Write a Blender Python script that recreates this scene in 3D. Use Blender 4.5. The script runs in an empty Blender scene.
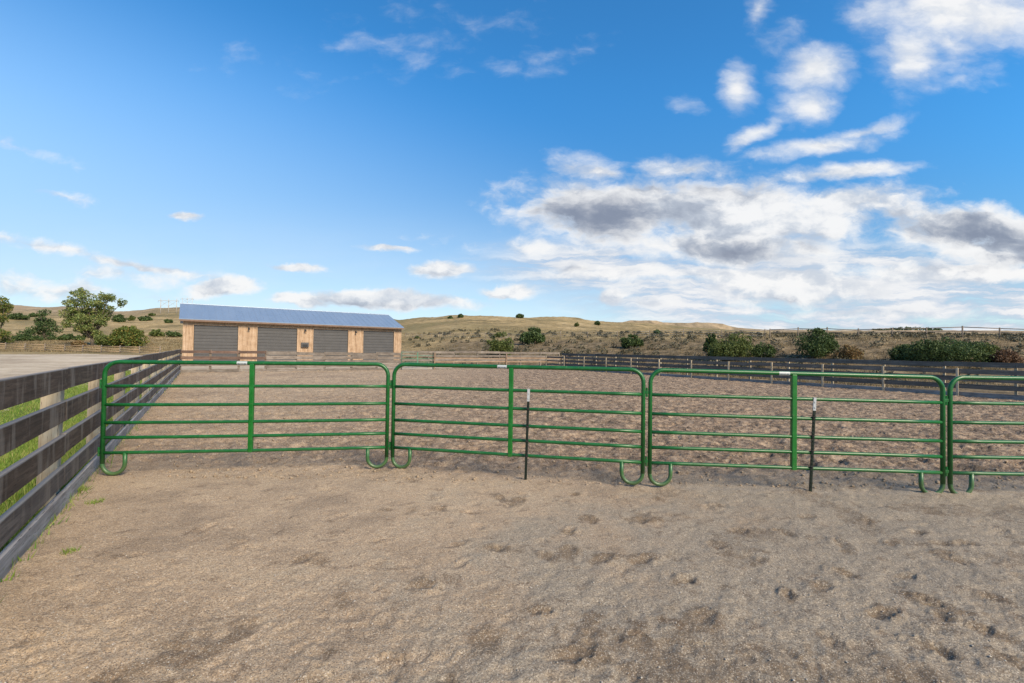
import bpy, bmesh, math, random
import numpy as np
from mathutils import Vector, Matrix

R = math.radians
rng = np.random.default_rng(7)
random.seed(7)
scene = bpy.context.scene
C = scene.collection

# ------------------------------------------------------------------ camera
F = 470.0                      # focal length in pixels of the 1024 wide frame
EYE = 1.77
ROLL, PITCH = 0.0143, 8.2 / 470
fwd = Vector((0, math.cos(PITCH), math.sin(PITCH)))
up0 = Vector((0, -math.sin(PITCH), math.cos(PITCH)))
r0 = Vector((1, 0, 0))
rgt = r0 * math.cos(ROLL) + up0 * math.sin(ROLL)
upv = up0 * math.cos(ROLL) - r0 * math.sin(ROLL)
cam = bpy.data.cameras.new('camera')
cam.sensor_width = 36.0
cam.lens = F / 1024 * 36.0
cam.clip_start = 0.05
cam.clip_end = 6000
co = bpy.data.objects.new('camera', cam)
C.objects.link(co)
m = Matrix.Identity(4)
for i in range(3):
    m[i][0] = rgt[i]; m[i][1] = upv[i]; m[i][2] = -fwd[i]
m[2][3] = EYE
co.matrix_world = m
scene.camera = co


def ray(px, py):
    d = fwd + rgt * ((px - 512) / F) + upv * ((341.5 - py) / F)
    return Vector((d.x / d.y, 1.0, d.z / d.y))


def at(px, py, d):
    """world point seen at pixel (px, py) at forward distance d"""
    r = ray(px, py)
    return Vector((r.x * d, d, EYE + r.z * d))


def gnd(px, py, z=0.0):
    r = ray(px, py)
    return at(px, py, (z - EYE) / r.z)


# ------------------------------------------------------------------ helpers
def setp(o, label=None, cat=None, group=None, kind=None):
    if label: o['label'] = label
    if cat: o['category'] = cat
    if group: o['group'] = group
    if kind: o['kind'] = kind
    return o


def empty(name, loc, rz=0.0):
    o = bpy.data.objects.new(name, None)
    o.empty_display_size = 0.3
    o.location = loc
    o.rotation_euler = (0, 0, rz)
    C.objects.link(o)
    return o


def arr_mesh(name, verts, faces, mat, parent=None, smooth=False):
    """mesh object from an (N,3) array and an (M,k) face array"""
    me = bpy.data.meshes.new(name)
    verts = np.asarray(verts, dtype=np.float32)
    faces = np.asarray(faces, dtype=np.int32)
    k = faces.shape[1]
    me.vertices.add(len(verts)); me.vertices.foreach_set('co', verts.ravel())
    me.loops.add(faces.size); me.loops.foreach_set('vertex_index', faces.ravel())
    me.polygons.add(len(faces))
    me.polygons.foreach_set('loop_start', np.arange(0, faces.size, k, dtype=np.int32))
    me.polygons.foreach_set('loop_total', np.full(len(faces), k, dtype=np.int32))
    if smooth:
        me.polygons.foreach_set('use_smooth', np.ones(len(faces), dtype=bool))
    me.update(calc_edges=True)
    me.materials.append(mat)
    o = bpy.data.objects.new(name, me)
    C.objects.link(o)
    if parent: o.parent = parent
    return o


def bm_obj(name, bm, mat, parent=None, smooth=False):
    me = bpy.data.meshes.new(name)
    bmesh.ops.recalc_face_normals(bm, faces=bm.faces[:])
    bm.to_mesh(me); bm.free()
    if smooth:
        for p in me.polygons: p.use_smooth = True
    me.materials.append(mat)
    o = bpy.data.objects.new(name, me)
    C.objects.link(o)
    if parent: o.parent = parent
    return o


def add_box(bm, lo, hi, bevel=0.0):
    r = bmesh.ops.create_cube(bm, size=1.0)
    vs = r['verts']
    for v in vs:
        v.co = Vector([(lo[i] + hi[i]) / 2 + v.co[i] * (hi[i] - lo[i]) for i in range(3)])
    if bevel:
        es = list({e for v in vs for e in v.link_edges})
        bmesh.ops.bevel(bm, geom=es, offset=bevel, segments=2, affect='EDGES', profile=0.6)


def add_tube(bm, pts, rad, seg=10, caps=True, sx=1.0):
    """sweep a circle along a polyline; rad is a number or one per point"""
    pts = [Vector(p) for p in pts]
    n = len(pts)
    rads = rad if isinstance(rad, (list, tuple)) else [rad] * n
    rings = []
    t0 = (pts[1] - pts[0]).normalized()
    ref = Vector((0, 0, 1)) if abs(t0.z) < 0.9 else Vector((0, 1, 0))
    nrm = t0.cross(ref).normalized()
    for i in range(n):
        if i == 0: t = (pts[1] - pts[0])
        elif i == n - 1: t = (pts[-1] - pts[-2])
        else: t = (pts[i + 1] - pts[i]).normalized() + (pts[i] - pts[i - 1]).normalized()
        t.normalize()
        nrm = (nrm - t * nrm.dot(t)).normalized()
        b = t.cross(nrm)
        rings.append([bm.verts.new(pts[i] + (nrm * math.cos(a) * sx + b * math.sin(a)) * rads[i])
                      for a in [2 * math.pi * k / seg for k in range(seg)]])
    for i in range(n - 1):
        for k in range(seg):
            bm.faces.new((rings[i][k], rings[i][(k + 1) % seg], rings[i + 1][(k + 1) % seg], rings[i + 1][k]))
    if caps:
        bm.faces.new(rings[0][::-1]); bm.faces.new(rings[-1])


def arc(c, r, a0, a1, n):
    """points on an arc in the local x-z plane"""
    return [(c[0] + r * math.cos(a), 0, c[1] + r * math.sin(a))
            for a in [a0 + (a1 - a0) * i / n for i in range(n + 1)]]


# value noise on the plane, used for the relief of ground and hills
def _hash(ix, iy, s):
    h = (ix * 374761393 + iy * 668265263 + s * 974634777) & 0xffffffff
    h = ((h ^ (h >> 13)) * 1274126177) & 0xffffffff
    return ((h ^ (h >> 16)) & 0xffff) / 65535.0


def vnoise(x, y, s=0):
    ix = np.floor(x).astype(np.int64); iy = np.floor(y).astype(np.int64)
    fx = x - ix; fy = y - iy
    fx = fx * fx * fx * (fx * (fx * 6 - 15) + 10); fy = fy * fy * fy * (fy * (fy * 6 - 15) + 10)
    a = _hash(ix, iy, s); b = _hash(ix + 1, iy, s); c = _hash(ix, iy + 1, s); d = _hash(ix + 1, iy + 1, s)
    return (a + (b - a) * fx) * (1 - fy) + (c + (d - c) * fx) * fy


def fbm(x, y, octv=4, s=0, g=0.5):
    t = 0; amp = 1; tot = 0
    for k in range(octv):
        ca, sa = math.cos(0.6 * k), math.sin(0.6 * k)
        t = t + amp * vnoise((x * ca - y * sa) * 2 ** k + 17.3 * k, (x * sa + y * ca) * 2 ** k - 9.1 * k, s + k)
        tot += amp; amp *= g
    return t / tot


# ------------------------------------------------------------------ materials
class NT:
    def __init__(self, tree):
        self.t = tree; self.n = tree.nodes; self.l = tree.links

    def node(self, kind, **kw):
        nd = self.n.new(kind)
        for k, v in kw.items():
            if k == 'inp':
                for a, b in v.items(): self.put(nd.inputs[a], b)
            else: setattr(nd, k, v)
        return nd

    def put(self, sock, v):
        if isinstance(v, bpy.types.NodeSocket): self.l.new(v, sock)
        else: sock.default_value = v

    def math(self, op, a, b=None, c=None, clamp=False):
        nd = self.node('ShaderNodeMath', operation=op); nd.use_clamp = clamp
        for i, v in enumerate((a, b, c)):
            if v is not None: self.put(nd.inputs[i], v)
        return nd.outputs[0]

    def vmath(self, op, a, b=None, out=0):
        nd = self.node('ShaderNodeVectorMath', operation=op)
        self.put(nd.inputs[0], a)
        if b is not None: self.put(nd.inputs[1], b)
        return nd.outputs[out]

    def noise(self, vec, scale, detail=4, rough=0.55, dist=0.0, col=False):
        nd = self.node('ShaderNodeTexNoise', inp={'Vector': vec, 'Scale': scale, 'Detail': detail, 'Roughness': rough, 'Distortion': dist})
        return nd.outputs['Color' if col else 'Fac']

    def ramp(self, f, stops):
        nd = self.node('ShaderNodeValToRGB')
        e = nd.color_ramp.elements
        while len(e) < len(stops): e.new(0.5)
        for el, (p, c) in zip(e, stops):
            el.position = p; el.color = (*c, 1) if len(c) == 3 else c
        self.put(nd.inputs[0], f)
        return nd.outputs[0]

    def step(self, f, a, b):
        nd = self.node('ShaderNodeMapRange', interpolation_type='SMOOTHSTEP',
                       inp={'Value': f, 'From Min': a, 'From Max': b})
        return nd.outputs[0]

    def mix(self, f, a, b, mode='MIX'):
        nd = self.node('ShaderNodeMix', data_type='RGBA', blend_type=mode)
        self.put(nd.inputs[0], f)
        self.put(nd.inputs[6], (*a, 1) if isinstance(a, tuple) and len(a) == 3 else a)
        self.put(nd.inputs[7], (*b, 1) if isinstance(b, tuple) and len(b) == 3 else b)
        return nd.outputs[2]

    def bump(self, h, strength, dist):
        return self.node('ShaderNodeBump', inp={'Height': h, 'Strength': strength, 'Distance': dist}).outputs[0]


def new_mat(name, rough=0.8, metallic=0.0, spec=0.3):
    mt = bpy.data.materials.new(name); mt.use_nodes = True
    nt = NT(mt.node_tree)
    b = nt.n['Principled BSDF']
    b.inputs['Roughness'].default_value = rough
    b.inputs['Metallic'].default_value = metallic
    b.inputs['Specular IOR Level'].default_value = spec
    return mt, nt, b


def coords(nt, kind='Object'):
    return nt.node('ShaderNodeTexCoord').outputs[kind]


def rnd(nt):
    return nt.node('ShaderNodeObjectInfo').outputs['Random']


def shifted(nt, v):
    """object coordinates moved by a random amount per object"""
    r = rnd(nt)
    off = nt.node('ShaderNodeCombineXYZ', inp={'X': nt.math('MULTIPLY', r, 37.0), 'Y': nt.math('MULTIPLY', r, 11.0), 'Z': nt.math('MULTIPLY', r, 23.0)}).outputs[0]
    return nt.vmath('ADD', v, off)


def wood_mat(name, dark, mid, light, scale=1.0, vary=0.35, rough=0.85, grain=(0.9, 14, 14), edge=None):
    mt, nt, b = new_mat(name, rough)
    v = shifted(nt, coords(nt))
    s = nt.vmath('MULTIPLY', v, (grain[0] * scale, grain[1] * scale, grain[2] * scale))
    n1 = nt.noise(s, 1.6, 6, 0.65, 0.4)
    n2 = nt.noise(v, 2.3, 3, 0.6)
    n3 = nt.noise(s, 6.0, 3, 0.6)
    f = nt.math('ADD', nt.math('MULTIPLY', n1, 0.65), nt.math('MULTIPLY', n2, 0.35))
    c = nt.ramp(f, [(0.33, dark), (0.5, mid), (0.68, light)])
    c = nt.mix(nt.step(n3, 0.60, 0.72), c, tuple(x * 0.45 for x in dark))
    if edge:            # pale rain streaks and dust down the face
        st = nt.noise(nt.vmath('MULTIPLY', v, (4.5, 4.5, 0.8)), 1.0, 5, 0.6)
        c = nt.mix(nt.math('MULTIPLY', nt.step(st, 0.52, 0.64), 0.75), c, (0.20, 0.160, 0.125))
        c = nt.mix(nt.math('MULTIPLY', nt.step(nt.noise(v, 5.5, 5, .7), 0.58, 0.68), 0.5), c, (0.15, 0.11, 0.08))
    r = rnd(nt)
    k = nt.math('ADD', nt.math('MULTIPLY', r, vary), 1.0 - vary / 2)
    c = nt.mix(1.0, c, nt.node('ShaderNodeCombineColor', inp={0: k, 1: k, 2: k}).outputs[0], 'MULTIPLY')
    if edge:            # sky light on the sawn top edge, painted into the colour
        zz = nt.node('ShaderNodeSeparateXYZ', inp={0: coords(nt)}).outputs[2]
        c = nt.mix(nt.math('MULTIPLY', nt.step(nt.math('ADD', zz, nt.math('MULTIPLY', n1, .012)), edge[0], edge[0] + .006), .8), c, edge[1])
    nt.put(b.inputs['Base Color'], c)
    nt.put(b.inputs['Normal'], nt.bump(n1, 0.5, 0.01))
    return mt


M = {}
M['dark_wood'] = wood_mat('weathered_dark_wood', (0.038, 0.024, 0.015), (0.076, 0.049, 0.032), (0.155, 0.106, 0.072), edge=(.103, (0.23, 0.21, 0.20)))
M['dusty_wood'] = wood_mat('dusty_dark_wood', (0.055, 0.042, 0.035), (0.10, 0.08, 0.068), (0.19, 0.155, 0.13), edge=(.095, (0.25, 0.23, 0.21)))
M['kick_wood'] = wood_mat('weathered_grey_board', (0.12, 0.105, 0.095), (0.24, 0.22, 0.21), (0.36, 0.34, 0.33))
M['grey_wood'] = wood_mat('pale_grey_board', (0.09, 0.072, 0.06), (0.175, 0.145, 0.122), (0.28, 0.24, 0.21))
M['blue_wood'] = wood_mat('shaded_slate_board', (0.072, 0.064, 0.056), (0.120, 0.107, 0.094), (0.19, 0.173, 0.155))
M['red_wood'] = wood_mat('brown_stained_board', (0.07, 0.045, 0.035), (0.12, 0.075, 0.058), (0.2, 0.14, 0.11))
M['new_wood'] = wood_mat('fresh_pine_rail', (0.15, 0.10, 0.068), (0.25, 0.17, 0.115), (0.36, 0.265, 0.19))
M['post_wood'] = wood_mat('pale_post_wood', (0.26, 0.20, 0.13), (0.42, 0.34, 0.24), (0.55, 0.47, 0.36), grain=(12, 12, 0.9))
M['post_pale'] = wood_mat('bleached_post_wood', (0.26, 0.21, 0.15), (0.38, 0.32, 0.235), (0.48, 0.41, 0.32), grain=(12, 12, 0.9))
M['old_post'] = wood_mat('old_post_wood', (0.10, 0.08, 0.065), (0.18, 0.145, 0.115), (0.26, 0.22, 0.18), grain=(12, 12, 0.9))
M['cedar'] = wood_mat('cedar_siding', (0.24, 0.15, 0.092), (0.39, 0.265, 0.172), (0.50, 0.37, 0.265), grain=(5, 5, 0.22), vary=0.1)
M['log_rail'] = wood_mat('log_rail_wood', (0.20, 0.13, 0.08), (0.32, 0.225, 0.14), (0.44, 0.33, 0.22))
M['bark'] = wood_mat('bark', (0.05, 0.04, 0.03), (0.10, 0.08, 0.06), (0.17, 0.14, 0.11), grain=(5, 5, 1))

# green panel paint
def enamel(name, lo, mid, hi):
    mt, nt, b = new_mat(name, 0.36, 0.0, 0.5)
    v = shifted(nt, coords(nt))
    n = nt.noise(v, 9.0, 5, 0.6)
    c = nt.ramp(n, [(0.3, lo), (0.6, mid), (0.8, hi)])
    dust = nt.math('MULTIPLY', nt.step(nt.noise(v, 30.0, 4, 0.7), 0.58, 0.75), 0.35)
    c = nt.mix(dust, c, (0.20, 0.20, 0.14))
    zl = nt.node('ShaderNodeSeparateXYZ', inp={0: coords(nt)}).outputs[2]
    mud = nt.math('MULTIPLY', nt.step(nt.math('MULTIPLY_ADD', nt.noise(v, 12.0, 5, .7), 0.5, nt.math('MULTIPLY', zl, -1.0)), -0.12, 0.22), 0.30)
    c = nt.mix(mud, c, (0.17, 0.14, 0.09))
    scr = nt.noise(nt.vmath('MULTIPLY', v, (3.0, 40.0, 40.0)), 3.0, 4, 0.7)
    c = nt.mix(nt.math('MULTIPLY', nt.step(scr, 0.66, 0.72), 0.55), c, (0.16, 0.19, 0.15))
    nt.put(b.inputs['Base Color'], c)
    nt.put(b.inputs['Roughness'], nt.math('MULTIPLY_ADD', n, 0.35, 0.22))
    return mt


M['green'] = enamel('green_enamel', (0.004, 0.074, 0.014), (0.006, 0.102, 0.020), (0.016, 0.13, 0.036))
M['green_bright'] = enamel('bright_green_enamel', (0.004, 0.095, 0.010), (0.005, 0.125, 0.014), (0.014, 0.150, 0.028))


def plain(name, colr, rough=0.7, metallic=0.0, var=0.25, scale=6.0):
    mt, nt, b = new_mat(name, rough, metallic)
    n = nt.noise(coords(nt), scale, 5, 0.65)
    lo = tuple(x * (1 - var) for x in colr); hi = tuple(min(1, x * (1 + var)) for x in colr)
    nt.put(b.inputs['Base Color'], nt.ramp(n, [(0.3, lo), (0.7, hi)]))
    return mt


M['gate_green'] = plain('dull_green_gate_paint', (0.10, 0.20, 0.13), 0.5)
M['tpost'] = plain('dark_green_post_paint', (0.006, 0.012, 0.008), 0.55, 0, 0.4, 30)
M['white_tip'] = plain('white_post_paint', (0.36, 0.38, 0.40), 0.5, 0, 0.1, 40)
M['steel'] = plain('galvanised_steel', (0.45, 0.46, 0.47), 0.4, 0.8, 0.2, 40)
M['sticker'] = plain('white_sticker', (0.42, 0.45, 0.45), 0.4, 0, 0.06, 30)
M['ink'] = plain('grey_ink', (0.16, 0.20, 0.22), 0.5, 0, 0.1, 30)
M['door_grey'] = plain('charcoal_door_paint', (0.075, 0.072, 0.073), 0.5, 0, 0.12, 1.2)
M['trim_dark'] = plain('dark_trim_paint', (0.16, 0.10, 0.07), 0.6, 0, 0.2, 2)
M['black'] = plain('black_fitting', (0.025, 0.025, 0.028), 0.5)
M['concrete'] = plain('concrete', (0.42, 0.40, 0.37), 0.9, 0, 0.15, 2)
M['pole_wood'] = plain('power_pole_wood', (0.42, 0.38, 0.34), 0.85, 0, 0.15, 1)
M['stone'] = plain('pebble_stone', (0.34, 0.30, 0.26), 0.85, 0, 0.5, 14)
M['clod'] = plain('dry_clod', (0.30, 0.225, 0.155), 0.95, 0, 0.35, 20)

# blue metal roof
mt, nt, b = new_mat('blue_metal_roof', 0.38, 0.25, 0.5)
v = coords(nt)
n = nt.noise(nt.vmath('MULTIPLY', v, (1.0, 0.25, 0.25)), 1.2, 4, 0.6)
nt.put(b.inputs['Base Color'], nt.ramp(n, [(0.3, (0.20, 0.26, 0.35)), (0.7, (0.235, 0.295, 0.385))]))
M['roof'] = mt

# leaves: each leaf its own tint
def leaf_mat(name, cols, trans=0.25):
    mt, nt, b = new_mat(name, 0.6, 0, 0.25)
    g = nt.node('ShaderNodeNewGeometry')
    isl = g.outputs['Random Per Island']
    n = nt.noise(coords(nt), 0.9, 3, 0.6)
    f = nt.math('ADD', nt.math('MULTIPLY', isl, 0.6), nt.math('MULTIPLY', n, 0.55))
    st = [(0.15 + 0.75 * i / (len(cols) - 1), c) for i, c in enumerate(cols)]
    c = nt.ramp(f, st)
    nt.put(b.inputs['Base Color'], c)
    tr = nt.node('ShaderNodeBsdfTranslucent', inp={'Color': c})
    mx = nt.node('ShaderNodeMixShader', inp={0: trans, 1: b.outputs[0], 2: tr.outputs[0]})
    nt.l.new(mx.outputs[0], nt.n['Material Output'].inputs['Surface'])
    return mt


M['leaf_tree'] = leaf_mat('cottonwood_leaves', [(0.07, 0.11, 0.032), (0.13, 0.18, 0.052), (0.20, 0.24, 0.08), (0.30, 0.27, 0.085)])
M['leaf_dark'] = leaf_mat('dark_juniper_leaves', [(0.032, 0.055, 0.020), (0.058, 0.092, 0.030), (0.100, 0.140, 0.044)])
M['leaf_olive'] = leaf_mat('olive_bush_leaves', [(0.05, 0.070, 0.022), (0.10, 0.13, 0.036), (0.17, 0.19, 0.055)])
M['leaf_autumn'] = leaf_mat('yellowing_leaves', [(0.05, 0.085, 0.02), (0.085, 0.13, 0.028), (0.13, 0.155, 0.035), (0.26, 0.18, 0.045)])
M['leaf_red'] = leaf_mat('rusty_leaves', [(0.09, 0.06, 0.035), (0.16, 0.09, 0.055), (0.22, 0.14, 0.085)])
M['leaf_tan'] = leaf_mat('sere_leaves', [(0.14, 0.09, 0.04), (0.24, 0.15, 0.07), (0.16, 0.14, 0.06)])
M['grass_green'] = leaf_mat('green_grass_blades', [(0.05, 0.11, 0.015), (0.12, 0.22, 0.028), (0.24, 0.31, 0.06), (0.36, 0.31, 0.12)], 0.3)
M['grass_dry'] = leaf_mat('dry_grass_blades', [(0.075, 0.056, 0.030), (0.15, 0.108, 0.056), (0.22, 0.165, 0.088), (0.32, 0.25, 0.14)], 0.2)
M['sage'] = leaf_mat('sagebrush_leaves', [(0.06, 0.06, 0.038), (0.10, 0.092, 0.058), (0.155, 0.135, 0.088)], 0.15)

# arena sand
mt, nt, b = new_mat('arena_sand', 0.95, 0, 0.15)
v = coords(nt)
big = nt.noise(v, 0.33, 4, 0.6, 0.3)
mid = nt.noise(v, 1.7, 5, 0.65, 0.4)
small = nt.noise(v, 9.0, 5, 0.7)
fine = nt.noise(v, 62.0, 4, 0.75)
grain = nt.node('ShaderNodeTexVoronoi', inp={'Vector': v, 'Scale': 175.0}).outputs['Color']
gs = nt.node('ShaderNodeSeparateColor', inp={0: grain}).outputs[0]
f = nt.math('ADD', nt.math('MULTIPLY', big, 0.55), nt.math('MULTIPLY', mid, 0.45))
c = nt.ramp(f, [(0.40, (0.300, 0.218, 0.146)), (0.49, (0.405, 0.294, 0.194)), (0.58, (0.465, 0.342, 0.224))])
# greyer gravel where the crushed stone shows
sx = nt.node('ShaderNodeSeparateXYZ', inp={0: v})
gz = nt.step(nt.math('ADD', nt.math('MULTIPLY_ADD', sx.outputs[0], 0.11, nt.math('MULTIPLY_ADD', sx.outputs[1], -0.075, 0.40)), nt.math('MULTIPLY', nt.math('ADD', nt.math('SUBTRACT', mid, 0.5), nt.math('SUBTRACT', big, 0.5)), 0.9)), -0.10, 0.30)
c = nt.mix(nt.math('MULTIPLY', gz, 0.85), c, (0.258, 0.216, 0.166))
# trampled reddish footing inside the pen
dist = nt.math('ADD', sx.outputs[1], nt.math('MULTIPLY', mid, 1.2))
inside = nt.step(dist, 6.6, 8.4)
c = nt.mix(nt.math('MULTIPLY', inside, nt.math('MULTIPLY_ADD', nt.step(nt.math('MULTIPLY_ADD', mid, 6.0, sx.outputs[0]), -8.0, 6.0), 0.62, 0.30)), c, nt.ramp(nt.math('ADD', nt.math('MULTIPLY', small, 0.45), nt.math('MULTIPLY', nt.noise(nt.vmath('MULTIPLY', v, (1.0, 0.8, 1.0)), 2.6, 6, 0.75, 0.5), 0.55)), [(0.42, (0.044, 0.028, 0.018)), (0.485, (0.160, 0.104, 0.068)), (0.53, (0.280, 0.190, 0.124)), (0.60, (0.43, 0.312, 0.21))]))
# damp dark crumbs
dampv = nt.node('ShaderNodeAttribute', attribute_name='damp').outputs['Fac']
c = nt.mix(nt.math('MULTIPLY', nt.step(nt.math('MULTIPLY_ADD', nt.math('SUBTRACT', small, 0.5), 1.5, dampv), 0.30, 0.95), 0.68), c, (0.130, 0.088, 0.055))
crumb = nt.noise(nt.vmath('ADD', v, (3.3, 8.1, 0)), 4.5, 6, 0.72, 0.6)
c = nt.mix(nt.math('MULTIPLY', nt.step(crumb, 0.555, 0.66), 0.60), c, (0.135, 0.088, 0.056))
c = nt.mix(nt.math('MULTIPLY', nt.step(crumb, 0.40, 0.30), 0.35), c, (0.47, 0.35, 0.21))
# grains
c = nt.mix(nt.math('MULTIPLY', nt.step(gs, 0.80, 0.95), 0.38), c, (0.66, 0.59, 0.49))
c = nt.mix(nt.math('MULTIPLY', nt.step(gs, 0.30, 0.08), 0.7), c, (0.11, 0.09, 0.075))
k = nt.math('MULTIPLY_ADD', fine, 1.9, 0.07)
c = nt.mix(1.0, c, nt.node('ShaderNodeCombineColor', inp={0: k, 1: k, 2: k}).outputs[0], 'MULTIPLY')
nt.put(b.inputs['Base Color'], c)
h = nt.math('ADD', nt.math('MULTIPLY', small, 0.5), nt.math('MULTIPLY', fine, 0.35))
h = nt.math('ADD', h, nt.math('MULTIPLY', gs, 0.12))
nt.put(b.inputs['Normal'], nt.bump(h, 0.9, 0.03))
M['sand'] = mt

# yard gravel
mt, nt, b = new_mat('yard_gravel', 0.95, 0, 0.15)
v = coords(nt)
f = nt.math('ADD', nt.math('MULTIPLY', nt.noise(v, 0.12, 4, 0.6), 0.6), nt.math('MULTIPLY', nt.noise(v, 1.5, 5, 0.7), 0.4))
c = nt.ramp(f, [(0.40, (0.29, 0.23, 0.165)), (0.5, (0.42, 0.34, 0.25)), (0.60, (0.52, 0.44, 0.335))])
nt.put(b.inputs['Base Color'], c)
nt.put(b.inputs['Normal'], nt.bump(nt.noise(v, 14, 4, 0.7), 0.6, 0.04))
M['gravel'] = mt

# dry grassland
mt, nt, b = new_mat('dry_grassland', 0.95, 0, 0.1)
v = coords(nt)
sx = nt.node('ShaderNodeSeparateXYZ', inp={0: v})
n0 = nt.noise(v, 0.010, 5, 0.6, 0.5)
n1 = nt.noise(v, 0.045, 6, 0.65, 0.4)
n2 = nt.noise(v, 0.35, 5, 0.7)
n3 = nt.noise(v, 3.0, 4, 0.7)
f = nt.math('ADD', nt.math('MULTIPLY', n1, 0.45), nt.math('ADD', nt.math('MULTIPLY', n2, 0.35), nt.math('MULTIPLY', n3, 0.20)))
c = nt.ramp(f, [(0.40, (0.115, 0.095, 0.048)), (0.47, (0.235, 0.175, 0.088)), (0.54, (0.350, 0.255, 0.130)), (0.62, (0.45, 0.345, 0.20))])
# greener hollows
c = nt.mix(nt.math('MULTIPLY', nt.step(n0, 0.47, 0.60), 0.7), c, (0.150, 0.128, 0.060))
# the scrubby bank by the arena: greyer brown, bare soil
bank = nt.step(nt.math('ADD', sx.outputs[2], nt.math('MULTIPLY', n2, 1.6)), 5.2, 3.6)
bank = nt.math('MULTIPLY', bank, nt.step(sx.outputs[0], -18.0, -8.0))
c = nt.mix(nt.math('MULTIPLY', bank, 0.8), c, nt.ramp(nt.noise(v, 0.8, 5, 0.7), [(0.38, (0.055, 0.042, 0.028)), (0.5, (0.130, 0.095, 0.060)), (0.62, (0.245, 0.185, 0.118))]))
# far bare ridges are rosier
far = nt.step(sx.outputs[1], 330.0, 620.0)
c = nt.mix(nt.math('MULTIPLY', far, 0.6), c, nt.ramp(n1, [(0.38, (0.20, 0.155, 0.115)), (0.6, (0.37, 0.28, 0.20))]))
nt.put(b.inputs['Base Color'], c)
nt.put(b.inputs['Normal'], nt.bump(nt.math('ADD', n2, nt.math('MULTIPLY', n3, 0.4)), 0.7, 0.5))
M['hill'] = mt

# green turf
mt, nt, b = new_mat('short_turf', 0.95, 0, 0.1)
v = coords(nt)
f = nt.math('ADD', nt.math('MULTIPLY', nt.noise(v, 0.5, 4, 0.6), 0.5), nt.math('MULTIPLY', nt.noise(v, 6.0, 5, 0.7), 0.5))
c = nt.ramp(f, [(0.35, (0.055, 0.085, 0.018)), (0.48, (0.11, 0.15, 0.035)), (0.58, (0.21, 0.20, 0.075)), (0.70, (0.32, 0.26, 0.13))])
nt.put(b.inputs['Base Color'], c)
nt.put(b.inputs['Normal'], nt.bump(nt.noise(v, 25, 4, 0.7), 0.7, 0.04))
M['turf'] = mt

# ------------------------------------------------------------------ layout of the arena
AX = Vector((-0.548, 0.836, 0)).normalized()      # along the arena's long sides
AC = Vector((AX.y, -AX.x, 0))                     # across, towards the right
P_left = gnd(0, 576)                              # foot of the left fence at the picture's edge
P_corner = P_left + AX * ((30.2 - P_left.y) / AX.y)
WIDTH = 29.6
P_back = P_corner + AC * WIDTH


def arena_st(x, y):
    """s along the long side from the left fence's near point, t across from the left fence"""
    dx = x - P_left.x; dy = y - P_left.y
    return dx * AX.x + dy * AX.y, dx * AC.x + dy * AC.y


S_BACK = (P_corner - P_left).length

# ------------------------------------------------------------------ arena sand
nr, nc = 640, 900
dep = np.geomspace(1.1, 52.0, nr)
uu = np.linspace(-1.75, 1.75, nc)
D, U = np.meshgrid(dep, uu, indexing='ij')
X = U * D; Y = D.copy()
S_, T_ = arena_st(X, Y)
px_panel = 6.4 + 0.10 * (fbm(X * 0.7, Y * 0.7, 3, 5) - 0.5) * 10
ins = np.clip((Y - px_panel + 0.2) / 1.3, 0, 1)
right = np.clip((X + 1.5) / 5.0, 0, 1)
near = np.clip((4.2 - Y) / 2.0, 0, 1)
Z = 0.05 * (fbm(X * 0.25, Y * 0.25, 3, 1) - 0.5)
Z += (0.020 + 0.02 * right) * (fbm(X * 1.6, Y * 1.6, 4, 3) - 0.5)
Z += (0.010 + 0.012 * right + 0.016 * near + 0.075 * ins) * (fbm(X * 4.5, Y * 4.5, 4, 11, 0.6) - 0.5)
cl = fbm(X * 8.0, Y * 8.0, 3, 23, 0.6)
Z += (0.008 + 0.006 * right + 0.018 * near + 0.05 * ins) * (np.abs(cl - 0.5) * 2.2 - 0.35) * -1
pit = fbm(X * 3.2, Y * 3.2, 2, 31)
Z -= (0.035 * ins + 0.010 * right) * np.clip((pit - 0.56) / 0.12, 0, 1)
# hoof prints
prints = [(569, 532), (497, 549), (545, 556), (569, 552), (603, 559), (644, 558), (681, 580), (423, 585), (572, 655),
          (806, 516), (786, 532), (717, 544), (844, 545), (919, 532), (943, 544), (967, 544), (847, 573), (789, 595),
          (881, 612), (926, 600), (943, 617), (994, 597), (830, 638), (939, 648), (690, 580), (1007, 660), (500, 498),
          (520, 500), (575, 494), (720, 505), (470, 512), (590, 520), (868, 520), (905, 575), (760, 560), (640, 520),
          (455, 545), (700, 620), (640, 640), (540, 610), (380, 540), (820, 585), (985, 630), (960, 560), (740, 530)]
pts = [(gnd(a, c_).x, gnd(a, c_).y, .45 if (a, c_) == (830, 638) else rng.uniform(.7, 1.0)) for a, c_ in prints]
for k in range(170):
    y = rng.uniform(2.2, 6.6); x = rng.uniform(-2.6 + 0.2 * y, 8.5)
    if rng.random() < 0.25: x = rng.uniform(-4.0, 0.0)
    pts.append((x, y, rng.uniform(0.15, 0.6)))
nrow = int(np.searchsorted(dep, 9.0))
DAMP = np.zeros_like(Z)
dm = DAMP[:nrow]
xs, ys, zs = X[:nrow], Y[:nrow], Z[:nrow]
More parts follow.
